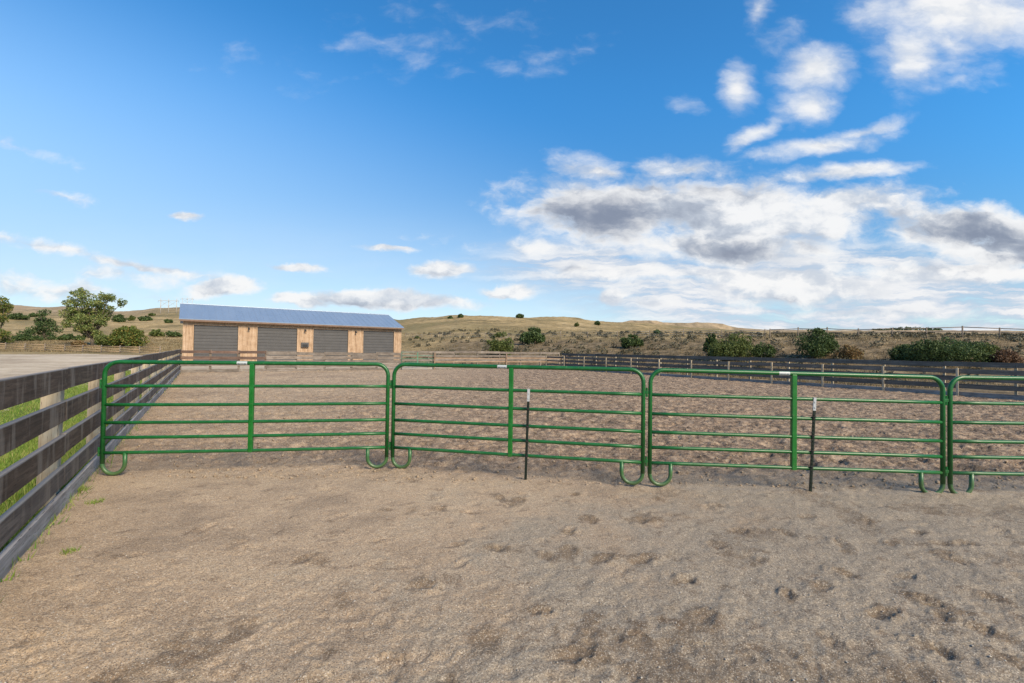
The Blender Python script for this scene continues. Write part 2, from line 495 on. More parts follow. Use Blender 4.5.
for (hx, hy, amp) in pts:
    r0_ = int(np.searchsorted(dep, hy - 0.4)); r1_ = int(np.searchsorted(dep, hy + 0.4))
    a = rng.uniform(0, math.pi); L, W = rng.uniform(0.06, 0.12), rng.uniform(0.04, 0.07)
    x = xs[r0_:r1_] - hx; y = ys[r0_:r1_] - hy
    p = x * math.cos(a) + y * math.sin(a); q = -x * math.sin(a) + y * math.cos(a)
    nz = fbm(xs[r0_:r1_] * 13, ys[r0_:r1_] * 13, 4, 77, .6) - 0.5
    d = np.sqrt((p / L) ** 2 + (q / W) ** 2) + 1.7 * nz
    prof = -0.019 * (1 - np.clip((d - 0.15) / 0.95, 0, 1)) ** 1.2 + 0.013 * np.exp(-((d - 1.4) / 0.35) ** 2) * (0.3 + 0.9 * (p > 0))
    prof += 0.02 * nz * np.exp(-(d / 1.5) ** 2)
    zs[r0_:r1_] = np.maximum(zs[r0_:r1_] + amp * prof, -0.062)
    dk = amp * np.clip(1.35 - d * .62 + 1.8 * nz, 0, 1)
    dm[r0_:r1_] = np.maximum(dm[r0_:r1_], dk)
Z[:nrow] = zs
for q_ in (gnd(925, 493), gnd(966, 494)):      # sand heaped round the last feet
    Z += 0.022 * np.exp(-(((X - q_.x) / .30) ** 2 + ((Y - q_.y) / .22) ** 2))
# settle to the level of the kick boards along the fences
edge = np.clip(np.minimum(T_, WIDTH - T_) / 0.5, 0, 1)
Z = Z * (0.3 + 0.7 * edge)
keep = (T_ > 0.005) & (T_ < WIDTH - 0.01) & (S_ < S_BACK + 0.05)
idx = np.arange(nr * nc).reshape(nr, nc)
fk = keep[:-1, :-1] & keep[1:, :-1] & keep[:-1, 1:] & keep[1:, 1:]
q = np.stack([idx[:-1, :-1], idx[:-1, 1:], idx[1:, 1:], idx[1:, :-1]], -1)[fk]
DAMP += np.clip((fbm(X * 2.4, Y * 2.4, 5, 91, .62) - .56) / .10, 0, 1) * (0.35 + .3 * right) * (Y < 9)
DAMP += 0.75 * np.clip((3.9 - Y) / 1.3, 0, 1) * np.clip((fbm(X * 1.5, Y * 1.5, 5, 97, .62) - .47) / .12, 0, 1) * (X > -2.2)
V = np.stack([X, Y, Z], -1).reshape(-1, 3)
used = np.zeros(len(V), bool); used[q.ravel()] = True
remap = np.cumsum(used) - 1
V2 = V[used]; q2 = remap[q]
# the rest of the arena round the camera, as a plain sheet a little lower
cor = [P_left + AX * -14 + AC * 0.02, P_left + AX * -14 + AC * (WIDTH - .02), P_left + AX * S_BACK + AC * (WIDTH - .02), P_left + AX * S_BACK + AC * 0.02]
base = np.array([(p.x, p.y, -0.12) for p in cor])
q2 = np.vstack([q2, [[len(V2), len(V2) + 1, len(V2) + 2, len(V2) + 3]]])
V2 = np.vstack([V2, base])
o = arr_mesh('arena_sand', V2, q2, M['sand'], smooth=True)
at_ = o.data.attributes.new('damp', 'FLOAT', 'POINT')
at_.data.foreach_set('value', np.concatenate([DAMP.reshape(-1)[used], np.zeros(4)]).astype(np.float32))
setp(o, 'tan trampled sand of the riding arena with hoof prints', 'ground', kind='structure')


def sand_z(x, y):
    if y < dep[0] or y > dep[-1]: return 0.0
    i = min(nr - 1, int(np.searchsorted(dep, y))); j = int(np.clip(round((x / y + 1.75) / 3.5 * (nc - 1)), 0, nc - 1))
    return float(Z[i, j])


# ------------------------------------------------------------------ terrain
KP = np.array([-700, 0, 60, 100, 130, 160, 200, 300, 400, 430, 460, 520, 570, 600, 640, 700, 730, 742, 780, 820, 900, 1024, 1700], float)
D0 = np.array([98, 95, 94, 92, 90, 88, 86, 84, 76, 66, 58, 54, 50, 48, 46, 42, 40, 40, 37, 35, 32, 28, 26], float)
d1 = np.array([150, 150, 150, 150, 150, 150, 150, 140, 115, 100, 88, 80, 75, 72, 68, 61, 58, 57, 54, 52, 49, 45, 44], float)
y1 = np.array([337, 337, 337, 337, 337, 338, 339, 340, 340, 340, 340, 340, 339, 339, 339, 338, 338, 338, 338, 338, 337.5, 339, 340], float)
d2 = np.array([260, 260, 260, 260, 260, 260, 260, 220, 170, 150, 135, 130, 130, 130, 130, 122, 120, 120, 115, 112, 110, 110, 110], float)
y2 = np.array([325, 325, 326, 326, 327, 327, 328, 329, 331, 331, 331, 332, 333, 333, 334, 335, 335, 335, 335.5, 335.5, 335.5, 337, 338], float)
d3 = np.array([450, 450, 450, 450, 420, 400, 380, 300, 220, 205, 195, 200, 220, 230, 240, 280, 300, 300, 330, 360, 400, 400, 400], float)
y3 = np.array([313, 313, 314, 315, 317, 317, 318, 320, 325, 323, 321, 323, 325, 326, 327.5, 330, 331, 332, 333, 333, 333.5, 335, 336], float)
d4 = np.array([750, 750, 720, 700, 560, 540, 520, 420, 290, 275, 270, 280, 300, 340, 420, 560, 640, 760, 900, 1000, 1200, 1200, 1200], float)
y4 = np.array([303, 303.5, 306.5, 309, 311.5, 306.5, 306, 312, 320.5, 317.5, 316, 316.5, 318.5, 320.8, 324.0, 328.4, 330.2, 330.6, 331.0, 331.3, 331.6, 332.2, 333], float)
tr_, tc_ = 430, 860
td = np.geomspace(2.0, 1900.0, tr_)
tu = np.linspace(-1.9, 1.9, tc_)


def slope(px, py):        # tan of elevation at the pixel, vectorised
    a = (px - 512) / F; c_ = (341.5 - py) / F
    dy = fwd.y + rgt.y * a + upv.y * c_
    dz = fwd.z + rgt.z * a + upv.z * c_
    return dz / dy


pxs = 512 + tu * F
Zt = np.zeros((tr_, tc_))
ld = np.log(td)
I = lambda arr: np.interp(pxs, KP, arr)
P0, P1, P2, P3, P4 = I(D0), I(d1), I(d2), I(d3), I(d4)
Y1, Y2, Y3, Y4 = I(y1), I(y2), I(y3), I(y4)
Y4 = Y4 + np.interp(pxs, [520, 545, 560, 580, 592, 612, 640], [0, -.3, -1.0, -.4, .5, .3, 0])
Y4 = Y4 + 1.1 * (fbm(pxs / 42.0, pxs * 0, 3, 9) - 0.5) * 2
for j in range(tc_):
    p = pxs[j]
    ds = [1.0, P0[j], P1[j], P2[j], P3[j], P4[j], P4[j] * 1.35, 4000]
    zz = [0, 0] + [EYE + slope(p, y) * d for y, d in ((Y1[j], P1[j]), (Y2[j], P2[j]), (Y3[j], P3[j]), (Y4[j], P4[j]))]
    zz += [zz[-1] * 0.93 - 1, zz[-1] * 0.6 - 4]
    Zt[:, j] = np.interp(td, ds, zz)
# soften the creases between the slopes
ker = np.exp(-np.linspace(-2, 2, 9) ** 2); ker /= ker.sum()
flat = Zt.copy()
Zs = np.apply_along_axis(lambda a: np.convolve(np.pad(a, 4, mode='edge'), ker, 'valid'), 0, Zt)
kk = np.exp(-np.linspace(-2, 2, 5) ** 2); kk /= kk.sum()
Zs = np.apply_along_axis(lambda a: np.convolve(np.pad(a, 2, mode='edge'), kk, 'valid'), 1, Zs)
Zt = Zs
TD, TU = np.meshgrid(td, tu, indexing='ij')
TX = TU * TD; TY = TD
rise = np.clip((Zt - 0.15) / 3.0, 0, 1)
far = np.clip((TD - 150) / 500, 0, 1)
Zt = Zt + rise * (0.9 * (fbm(TX * 0.11, TY * 0.11, 4, 41) - 0.5) + 0.45 * (fbm(TX * 0.55, TY * 0.55, 3, 43) - 0.5))
Zt = Zt + far * rise * 7.0 * (fbm(TX * 0.016, TY * 0.016, 5, 47) - 0.5)
Zt = Zt + rise * np.clip((TD - 60) / 120, 0, 1) * 2.2 * (fbm(TX * 0.035, TY * 0.035, 4, 53) - 0.5)
TS, TT = arena_st(TX, TY)
inar = (TT > 0.0) & (TT < WIDTH) & (TS < S_BACK)
Zt = np.where(inar, -0.25, Zt - 0.02 + 0.05 * (fbm(TX * 0.5, TY * 0.5, 3, 61) - 0.5) * (TD < 90))
# zones: gravel yard, green verge beside the left fence, grassland
wob = (fbm(TX * 0.16, TY * 0.16, 4, 71) - 0.5) * 5.0
wob2 = (fbm(TX * 0.5, TY * 0.5, 3, 73) - 0.5) * 2.2
fx = np.interp(TU, [-2.2, -1.09, -0.90, -0.70, -0.55, -0.20], [89, 89, 81, 72, 70, 66])
verge = (TT < 0.02) & (TT > -3.2 + wob2) & (TS < S_BACK + 5)
island = (((TX + 88) / 15.0) ** 2 + ((TY - 79) / 13.0) ** 2 + wob * 0.12) < 1.0
gravel = (((TT <= 0.02) & (TT > -70)) | ((TT > 0) & (TT < 20 + wob) & (TS > S_BACK - 0.3))) & (TD < fx + wob * 0.6) & ~verge & ~island
zone = np.zeros((tr_, tc_), int); zone[gravel] = 1; zone[verge] = 2
tidx = np.arange(tr_ * tc_).reshape(tr_, tc_)
tq = np.stack([tidx[:-1, :-1], tidx[:-1, 1:], tidx[1:, 1:], tidx[1:, :-1]], -1).reshape(-1, 4)
fz = zone[:-1, :-1].reshape(-1)
TV = np.stack([TX, TY, Zt], -1).reshape(-1, 3)
for zid, nm, mat_, lab in ((0, 'grassland', 'hill', 'dry tan grassland rising to bare hills'), (1, 'gravel_yard', 'gravel', 'pale gravel yard outside the arena'), (2, 'grass_verge', 'turf', 'green grass verge along the outside of the left fence')):
    qq = tq[fz == zid]
    us = np.zeros(len(TV), bool); us[qq.ravel()] = True
    rm = np.cumsum(us) - 1
    verts = TV[us]
    qf = rm[qq]
    if zid == 0:         # the country round and behind the camera
        n0_ = len(verts)
        big = np.array([(-4000, -3000, -0.5), (4000, -3000, -0.5), (4000, 4000, -0.5), (-4000, 4000, -0.5)])
        verts = np.vstack([verts, big]); qf = np.vstack([qf, [[n0_, n0_ + 1, n0_ + 2, n0_ + 3]]])
    o = arr_mesh(nm, verts, qf, M[mat_], smooth=True)
    setp(o, lab, 'ground', kind='structure')


# far flat-topped mesas on the right skyline
mp_ = np.arange(575, 1180, 1.0)
my = np.interp(mp_, [575, 600, 622, 630, 656, 663, 688, 697, 722, 737, 765, 800, 900, 1180], [323, 322.6, 322.4, 320.9, 320.9, 322.8, 323.2, 322.4, 324.2, 328.2, 330.2, 330.4, 330.6, 332])
my = my + 0.9 * (fbm(mp_ / 9.0, mp_ * 0, 3, 15) - 0.5)
rows = []
for fr, dd_ in ((0.0, 1000), (0.45, 1060), (0.62, 1085), (0.97, 1100), (1.0, 1130), (0.95, 1500)):
    tz = EYE + slope(mp_, my) * 1130
    bz = EYE + slope(mp_, np.full_like(my, 336.0)) * 1000
    zz_ = bz + (tz - bz) * fr + (4.5 * (fbm(mp_ / 7.0 + dd_, mp_ * 0 + dd_, 3, 19) - .5) if fr < .9 else 0)
    ra = (mp_ - 512) / F
    rows.append(np.stack([(mp_ - 512) / F * dd_, np.full_like(mp_, dd_), zz_], -1))
mv = np.concatenate(rows); nm_ = len(mp_)
mi = np.arange(len(mv)).reshape(len(rows), nm_)
mf = np.stack([mi[:-1, :-1], mi[:-1, 1:], mi[1:, 1:], mi[1:, :-1]], -1).reshape(-1, 4)
o = arr_mesh('far_hills', mv, mf, M['hill'])
setp(o, 'far flat topped rosy hills on the right skyline', 'hills', kind='structure')


def ter_z(x, y):
    u = x / y
    i = np.clip(np.interp(math.log(y), ld, np.arange(tr_)), 0, tr_ - 1.001); j = np.clip((u + 1.9) / 3.8 * (tc_ - 1), 0, tc_ - 1.001)
    i0, j0 = int(i), int(j); fi, fj = i - i0, j - j0
    return float((Zt[i0, j0] * (1 - fj) + Zt[i0, j0 + 1] * fj) * (1 - fi) + (Zt[i0 + 1, j0] * (1 - fj) + Zt[i0 + 1, j0 + 1] * fj) * fi)


def hit(px, py, dmin=20.0):
    """first point of the terrain seen at a pixel"""
    r = ray(px, py)
    d = dmin
    while d < 1800:
        if EYE + r.z * d <= ter_z(r.x * d, d): break
        d *= 1.004
    return Vector((r.x * d, d, ter_z(r.x * d, d)))


def on_ter(px, d):
    r = ray(px, 350)
    return Vector((r.x * d, d, ter_z(r.x * d, d)))


# ------------------------------------------------------------------ plants
def leaf_quads(cent, size, flatten=1.0, droop=0.0):
    """one diamond leaf per centre, random orientation"""
    n = len(cent)
    a = rng.normal(size=(n, 3)); a[:, 2] *= flatten; a /= np.linalg.norm(a, axis=1)[:, None]
    b = rng.normal(size=(n, 3)); b -= (b * a).sum(1)[:, None] * a; b /= np.linalg.norm(b, axis=1)[:, None]
    s = (size * rng.uniform(0.6, 1.4, n))[:, None]
    v = np.stack([cent - a * s, cent - b * s * 0.55, cent + a * s, cent + b * s * 0.55], 1)
    f = np.arange(n * 4).reshape(n, 4)
    return v.reshape(-1, 3), f


def clump_points(clumps, n):
    """points spread through lumpy clumps, denser near their skins"""
    w = np.array([c[3] ** 2 for c in clumps]); w = w / w.sum()
    ids = rng.choice(len(clumps), n, p=w)
    cl = np.array(clumps)[ids]
    d = rng.normal(size=(n, 3)); d /= np.linalg.norm(d, axis=1)[:, None]
    r = rng.uniform(0.25, 1.0, n) ** 0.45
    lump = 0.78 + 0.45 * vnoise(d[:, 0] * 2.3 + ids * 3.1, d[:, 1] * 2.3 + d[:, 2] * 1.9, 5)
    p = cl[:, :3] + d * (r * lump * cl[:, 3])[:, None] * np.array([1, 1, 0.85])
    return p


def bush(px, py_top, py_base, halfw, mat_, label, cat='bush', leaves=2600, dmin=20.0, group=None, d=None, name='bush', clumps_n=16, dome=0.75, lean=0.0):
    base = hit(px, py_base, dmin) if d is None else on_ter(px, d)
    k = base.y / F
    W = halfw * k; H = (py_base - py_top) * k
    if d is not None:
        top = at(px, py_top, d); H = top.z - base.z
    t = empty(name, base)
    setp(t, label, cat, group)
    cl = []
    for i in range(clumps_n):
        a = rng.uniform(0, 2 * math.pi); rr = math.sqrt(rng.random()) * 0.72
        x = math.cos(a) * rr * W; y = math.sin(a) * rr * W * 0.8
        hmax = H * (1 - dome * rr ** 2)
        r = min(W, H) * rng.uniform(0.30, 0.46)
        r = min(r, hmax * 0.5)
        z = rng.uniform(r * 0.7, max(r * 0.75, hmax - r * 0.9))
        cl.append((x + lean * z, y, z, r))
    for i in range(int(clumps_n * 0.5)):      # crown line
        x = rng.uniform(-0.8, 0.8)
        hmax = H * (1 - dome * x * x)
        r = min(W, H) * rng.uniform(0.13, 0.22)
        cl.append((x * W + lean * H, rng.uniform(-.25, .25) * W, max(r, hmax - r * rng.uniform(.7, 1.1)), r))
    leaves = int(leaves * 1.7)
    p = clump_points(cl, leaves)
    p[:, 2] = np.abs(p[:, 2])
    size = max(0.03, 0.85 * k * rng.uniform(0.95, 1.1))
    size = np.full(leaves, size)
    v, f = leaf_quads(p, size)
    arr_mesh('foliage', v, f, M[mat_], t)
    bm = bmesh.new()
    for i in range(5):
        c_ = cl[i % len(cl)]
        add_tube(bm, [(c_[0] * .12, c_[1] * .12, -0.15), (c_[0] * .5, c_[1] * .5, c_[2] * .5), (c_[0] * .9, c_[1] * .9, c_[2])], [0.03 * H, 0.02 * H, 0.006 * H], 6)
    bm_obj('stems', bm, M['bark'], t, True)
    return t


# the bushes on the bank behind the arena and on the hills
BUSH = [
 # px, top, base, halfw, material, label, leaves, extra
 (500, 331, 357, 16, 'leaf_olive', 'round olive green bush at the foot of the hill right behind the new pine rails', 3600, {}),
 (533, 326.5, 344, 13.5, 'leaf_dark', 'rounded dark green bush just above and right of the olive one on the hill slope', 3000, {}),
 (631, 334, 347.5, 13, 'leaf_dark', 'low dark green bush alone on the bank between the two larger groups', 2400, {}),
 (735, 333, 359, 28, 'leaf_olive', 'broad olive bush on the bank behind the double fence, half in sun', 5200, {}),
 (712, 333.5, 358, 9, 'leaf_dark', 'narrow dark bush pressed against the left flank of the broad olive bush', 2200, {}),
 (763, 342, 359, 13, 'leaf_dark', 'small dark bush tucked against the right flank of the broad olive bush', 2200, {}),
 (817, 328, 358, 21, 'leaf_dark', 'tallest dark green bush on the bank, breaking the skyline', 5200, dict(dome=.55)),
 (849, 344, 361, 15, 'leaf_tan', 'rusty tan bush beside the tallest dark green bush', 2200, {}),
 (945, 337, 362, 44, 'leaf_dark', 'long spreading dark green shrub on the bank at the right', 8200, dict(dome=.5, clumps_n=34)),
 (905, 344, 361, 16, 'leaf_dark', 'dark shrub at the low left end of the long spreading shrub', 2400, {}),
 (988, 342, 361, 13, 'leaf_olive', 'lighter olive shrub at the right end of the long spreading shrub', 2200, {}),
 (1006, 349, 364, 13, 'leaf_red', 'rust red shrub on the bank at the far right', 2000, {}),
 (450, 316, 318.7, 2.6, 'leaf_dark', 'tiny dark bush on the ridge above the barn, left of a pair', 260, {}),
 (460.5, 313.8, 317.6, 3, 'leaf_dark', 'tiny dark bush on the ridge above the barn, right of a pair', 300, {}),
 (520, 313.8, 318.2, 5, 'leaf_dark', 'small wide dark bush on the ridge straight above the rounded hillside bush', 420, {}),
 (577, 322.7, 326.5, 2.4, 'leaf_olive', 'tiny bush on the upper hill slope, lower of the two near the ridge step', 260, {}),
 (597.5, 321, 325.2, 3, 'leaf_dark', 'tiny dark bush at the step of the ridge', 300, {}),
 (657, 329.5, 334.2, 3.6, 'leaf_dark', 'tiny dark bush on the golden slope above the double fence', 340, {}),
 (417, 336, 338.5, 2.6, 'leaf_olive', 'tiny bush in the dry grass right of the barn', 240, {}),
 (145, 315.8, 321, 8, 'leaf_dark', 'dark scrub patch on the left hill, below the ridge', 700, {}),
 (119, 314, 322, 8, 'leaf_dark', 'wide dark scrub on the left hill right beside the cottonwood crown', 800, {}),
 (132, 315.6, 320.6, 4, 'leaf_olive', 'small scrub between two darker patches on the left hill', 360, {}),
 (152, 313, 315.8, 3.6, 'leaf_olive', 'highest small scrub on the left hill', 300, {}),
 (168, 319, 323.2, 5, 'leaf_dark', 'single dark scrub under the power poles', 460, {}),
 (18, 313, 319.5, 10, 'leaf_dark', 'dark scrub on the left hill behind the yellowing tree', 800, {}),
 (34, 313, 317, 6, 'leaf_dark', 'smaller dark scrub on the left hill behind the pointed tree', 420, {}),
 (157, 329, 336.5, 9, 'leaf_olive', 'olive thicket at the foot of the left hill, next to the yellowing thicket', 1000, {}),
 (172, 331, 337, 10, 'leaf_dark', 'low dark thicket at the foot of the left hill beside the barn', 1000, {}),
 (28, 333, 341, 15, 'leaf_dark', 'low dark hedge at the foot of the pointed dark tree', 1600, {}),
 (70, 334, 340.5, 15, 'leaf_dark', 'low dark hedge between the pointed tree and the cottonwood', 1600, {}),
]
for (px, a, b_, hw, mt_, lab, n_, kw) in BUSH:
    bush(px, a, b_, hw, mt_, lab, leaves=n_, **kw)
bush(128, 325, 351, 17, 'leaf_autumn', 'yellowing green thicket right of the cottonwood trunk', leaves=4600, d=106, dome=.5, clumps_n=24)
bush(106, 335, 350, 13, 'leaf_olive', 'low olive thicket at the foot of the cottonwood', leaves=2600, d=108, dome=.4)
bush(78, 340, 350, 7, 'leaf_tan', 'pale sere bush on the left of the cottonwood trunk', leaves=900, d=108)


def tree(px, d, clumps_px, mat_, label, leaves, trunk_r, spread=0.9, size_px=0.75):
    base = on_ter(px, d)
    t = empty('tree', base)
    setp(t, label, 'tree', 'trees left of the barn')
    k = d / F
    cl = []
    for (cx, cy, r) in clumps_px:
        p = at(cx, cy, d)
        cl.append((p.x - base.x, rng.uniform(-spread, spread) * r * k, p.z - base.z, r * k))
    small = []
    for c_ in cl:                       # break every clump into lumps
        for q_ in range(6):
            dd = rng.normal(size=3); dd /= np.linalg.norm(dd); dd *= rng.uniform(.5, 1.5)
            small.append((c_[0] + dd[0] * c_[3] * .62, c_[1] + dd[1] * c_[3] * .62, c_[2] + dd[2] * c_[3] * .55, c_[3] * rng.uniform(.30, .75)))
    p = clump_points(small, leaves)
    v, f = leaf_quads(p, np.full(leaves, size_px * k))
    arr_mesh('crown', v, f, M[mat_], t)
    bm = bmesh.new()
    fork = Vector((cl[0][0] * .05, 0, min(c_[2] for c_ in cl) * 0.75))
    add_tube(bm, [(0, 0, -0.3), (0.03, 0, fork.z * .5), fork], [trunk_r * 1.25, trunk_r, trunk_r * .85], 8)
    for c_ in cl:
        e = Vector(c_[:3])
        mid_ = fork.lerp(e, .5) + Vector((rng.normal() * .25, rng.normal() * .25, .4))
        add_tube(bm, [fork, mid_, e], [trunk_r * .5, trunk_r * .3, trunk_r * .1], 6)
    bm_obj('trunk', bm, M['bark'], t, True)
    return t


tree(92, 111, [(78, 304, 8), (90, 297, 8), (104, 295, 7), (112, 297, 5.5), (119, 303, 4), (72, 317, 7), (86, 314, 9), (98, 309, 9),
              (69, 324, 4.5), (88, 327, 8), (98, 323, 6.5), (84, 336, 5), (95, 336, 6.5), (80, 318, 8), (92, 318, 9), (104, 316, 6), (76, 311, 6), (100, 302, 7), (92, 306, 7), (78, 328, 6), (82, 292, 5), (113, 308, 3.5), (72, 300, 4.5), (75, 294, 3.5)],
     'leaf_tree', 'big loose crowned cottonwood by the gravel yard', 13500, 0.32, size_px=.8)
tree(43, 135, [(43, 315, 5.5), (45, 320, 5), (40, 327, 8), (46, 332, 8), (34, 334, 8), (52, 337, 6), (38, 322, 5)],
     'leaf_dark', 'pointed dark green tree left of the cottonwood', 4200, 0.25)
tree(-4, 115, [(-2, 300, 7), (6, 305, 5), (9, 309, 3.5), (-6, 312, 9), (3, 318, 6), (-4, 326, 8), (5, 333, 6), (-8, 336, 8), (0, 340, 6)],
     'leaf_autumn', 'yellowing tree cut by the left edge of the picture', 5200, 0.3)

# far wood on the skyline at the right: one distant mass
n_ = 2600
cp = []
for i in range(70):
    px = rng.uniform(874, 941); y = 329.6 - 2.2 * math.exp(-((px - 912) / 22) ** 2) * rng.uniform(.5, 1.1)
    q_ = at(px, y, 1150 + rng.uniform(-40, 40)); cp.append((q_.x, q_.y, q_.z - 2, rng.uniform(3, 6)))
p = clump_points(cp, n_)
v, f = leaf_quads(p, np.full(n_, 1.5))
o = arr_mesh('far_wood', v, f, M['leaf_dark'])
setp(o, 'dark strip of far woodland on the right skyline', 'wood', kind='stuff')


# blades of grass: three-sided tufts from arrays
def tufts(name, pos, hgt, wid, mat_, lean=0.5, blades=5, spread=0.5):
    n = len(pos)
    P = np.repeat(pos, blades, 0); h = np.repeat(hgt, blades) * rng.uniform(.5, 1.15, n * blades); w = np.repeat(wid, blades)
    off = rng.normal(size=(len(P), 2)) * (spread * np.repeat(hgt, blades))[:, None] * .5
    P = P.copy(); P[:, :2] += off
    a = rng.uniform(0, 2 * np.pi, len(P))
    sx_ = np.cos(a) * w; sy_ = np.sin(a) * w
    ln = rng.normal(size=(len(P), 2)) * lean * h[:, None] * .5
    v0 = P + np.stack([-sx_, -sy_, -0.02 * h], -1); v1 = P + np.stack([sx_, sy_, -0.02 * h], -1)
    v2 = P + np.stack([ln[:, 0], ln[:, 1], h], -1)
    v = np.stack([v0, v1, v2], 1).reshape(-1, 3)
    return arr_mesh(name, v, np.arange(len(v)).reshape(-1, 3), M[mat_])


# green blades on the verge (outside the left fence)
pos = []
while len(pos) < 27000:
    s = rng.uniform(-3, 34) if rng.random() < .45 else rng.uniform(-1, 9); t_ = -rng.uniform(0.0, 3.6) ** 1.0
    q_ = P_left + AX * s + AC * t_
    if q_.y < 2.2: continue
    pos.append((q_.x, q_.y, ter_z(q_.x, q_.y)))
pos = np.array(pos)
o = tufts('grass', pos, rng.uniform(.05, .13, len(pos)), rng.uniform(.004, .009, len(pos)), 'grass_green', 0.8, 6, 1.4)
setp(o, 'short green grass blades on the verge behind the left plank fence', 'grass', kind='stuff')

# dry tufts over the bank and near hillside
pos = []; hh = []
while len(pos) < 17000:
    px = rng.uniform(395, 1100); d = math.exp(rng.uniform(math.log(26), math.log(150)))
    r = ray(px, 350); x = r.x * d
    s, t_ = arena_st(x, d)
    if t_ < WIDTH + 3.6 and s < S_BACK + 8: continue
    z = ter_z(x, d)
    if vnoise(np.array([x * .35]), np.array([d * .35]), 3)[0] < .35: continue
    pos.append((x, d, z)); hh.append(rng.uniform(.10, .26) * (0.7 + d / 110))
pos = np.array(pos); hh = np.array(hh)
o = tufts('dry_grass', pos, hh, hh * .09, 'grass_dry', 0.7, 6, 1.3)
setp(o, 'dry grass tufts covering the bank and hillside beyond the arena', 'grass', kind='stuff')
pos = []
while len(pos) < 6000:
    px = rng.uniform(-60, 200); d = rng.uniform(92, 160)
    r = ray(px, 350); x = r.x * d
    pos.append((x, d, ter_z(x, d)))
pos = np.array(pos); hh = rng.uniform(.2, .5, len(pos))
o = tufts('field_grass', pos, hh, hh * .12, 'grass_dry', 0.7, 6, 1.5)
setp(o, 'dry grass in the field beyond the gravel yard', 'grass', kind='stuff')

# sagebrush: low grey green scrub nobody could count
cl = []
while len(cl) < 1100:
    px = rng.uniform(405, 1100); d = math.exp(rng.uniform(math.log(28), math.log(135)))
    r = ray(px, 350); x = r.x * d
    s, t_ = arena_st(x, d)
    if t_ < WIDTH + 4.5 and s < S_BACK + 9: continue
    if fbm(np.array([x * .09]), np.array([d * .09]), 3, 8)[0] < .46 and rng.random() < .8: continue
    z = ter_z(x, d); rr = rng.uniform(.18, .55)
    cl.append((x, d, z + rr * .45, rr))
p = clump_points(cl, 42000)
v, f = leaf_quads(p, np.full(len(p), .085) * (0.6 + p[:, 1] / 70))
o = arr_mesh('sagebrush', v, f, M['sage'])
setp(o, 'low grey green sagebrush scattered over the bank', 'scrub', kind='stuff')

# ------------------------------------------------------------------ pebbles and clods on the sand
def stones(name, n, rlo, rhi, mat_, sampler, squash=0.6):
    base = np.array([(1, 0, 0), (-1, 0, 0), (0, 1, 0), (0, -1, 0), (0, 0, 1), (0, 0, -1)], float)
    tri = np.array([(0, 2, 4), (2, 1, 4), (1, 3, 4), (3, 0, 4), (2, 0, 5), (1, 2, 5), (3, 1, 5), (0, 3, 5)])
    V_ = []; F_ = []
    for i in range(n):
        x, y = sampler()
        r = rlo + (rhi - rlo) * rng.random() ** 3
        a = rng.uniform(0, 6.28)
        b_ = base * rng.uniform(.6, 1.25, (6, 3)) * r
        b_[:, 2] *= squash
        c_, s_ = math.cos(a), math.sin(a)
        b_ = np.stack([b_[:, 0] * c_ - b_[:, 1] * s_, b_[:, 0] * s_ + b_[:, 1] * c_, b_[:, 2]], -1)
        b_ += (x, y, sand_z(x, y) + r * .25)
        V_.append(b_); F_.append(tri + 6 * i)
    return arr_mesh(name, np.vstack(V_), np.vstack(F_), M[mat_])


def samp_near():
    y = 1.9 + 5.0 * rng.random() ** 1.3
    while True:
        x = rng.uniform(-1.15, 1.3) * y
        if arena_st(x, y)[1] > .25: return x, y


def samp_far():
    y = 6.3 + 12 * rng.random() ** 1.8
    while True:
        x = rng.uniform(-1.15, 1.25) * y
        if .3 < arena_st(x, y)[1] < WIDTH - .3: return x, y


o = stones('pebbles', 6000, .002, .010, 'stone', samp_near)
setp(o, 'small pale pebbles scattered over the near sand', 'pebbles', kind='stuff')
o = stones('clods', 4200, .006, .034, 'clod', samp_far, .7)
setp(o, 'clods of trampled earth on the arena floor beyond the panels', 'clods', kind='stuff')

# small weeds at the foot of the left fence
def weed(px, py, label, n=60, h=.10):
    p0 = gnd(px, py); t = np.zeros((n, 3)); t[:, :2] = rng.normal(size=(n, 2)) * h * .6
    t += np.array((p0.x, p0.y, sand_z(p0.x, p0.y)))
    o = tufts('weed', t, np.full(n, h), np.full(n, h * .07), 'grass_green', 1.1, 3, .5)
    setp(o, label, 'weed', 'weeds at the foot of the left fence')


weed(78, 491, 'largest green weed tuft against the kick board in front of the green panel', 40, .075)
weed(95, 503, 'flat sparse green weed on the sand right of the largest tuft', 26, .05)
weed(69, 553, 'dark thin weed lying on the sand nearest the camera', 22, .045)
weed(130, 455, 'green weed tuft by the fence just beyond the green panel', 34, .08)

# ------------------------------------------------------------------ corral panels
H = 1.53
RAIL_Z = [0.312, 0.515, 0.715, 0.955, 1.205]


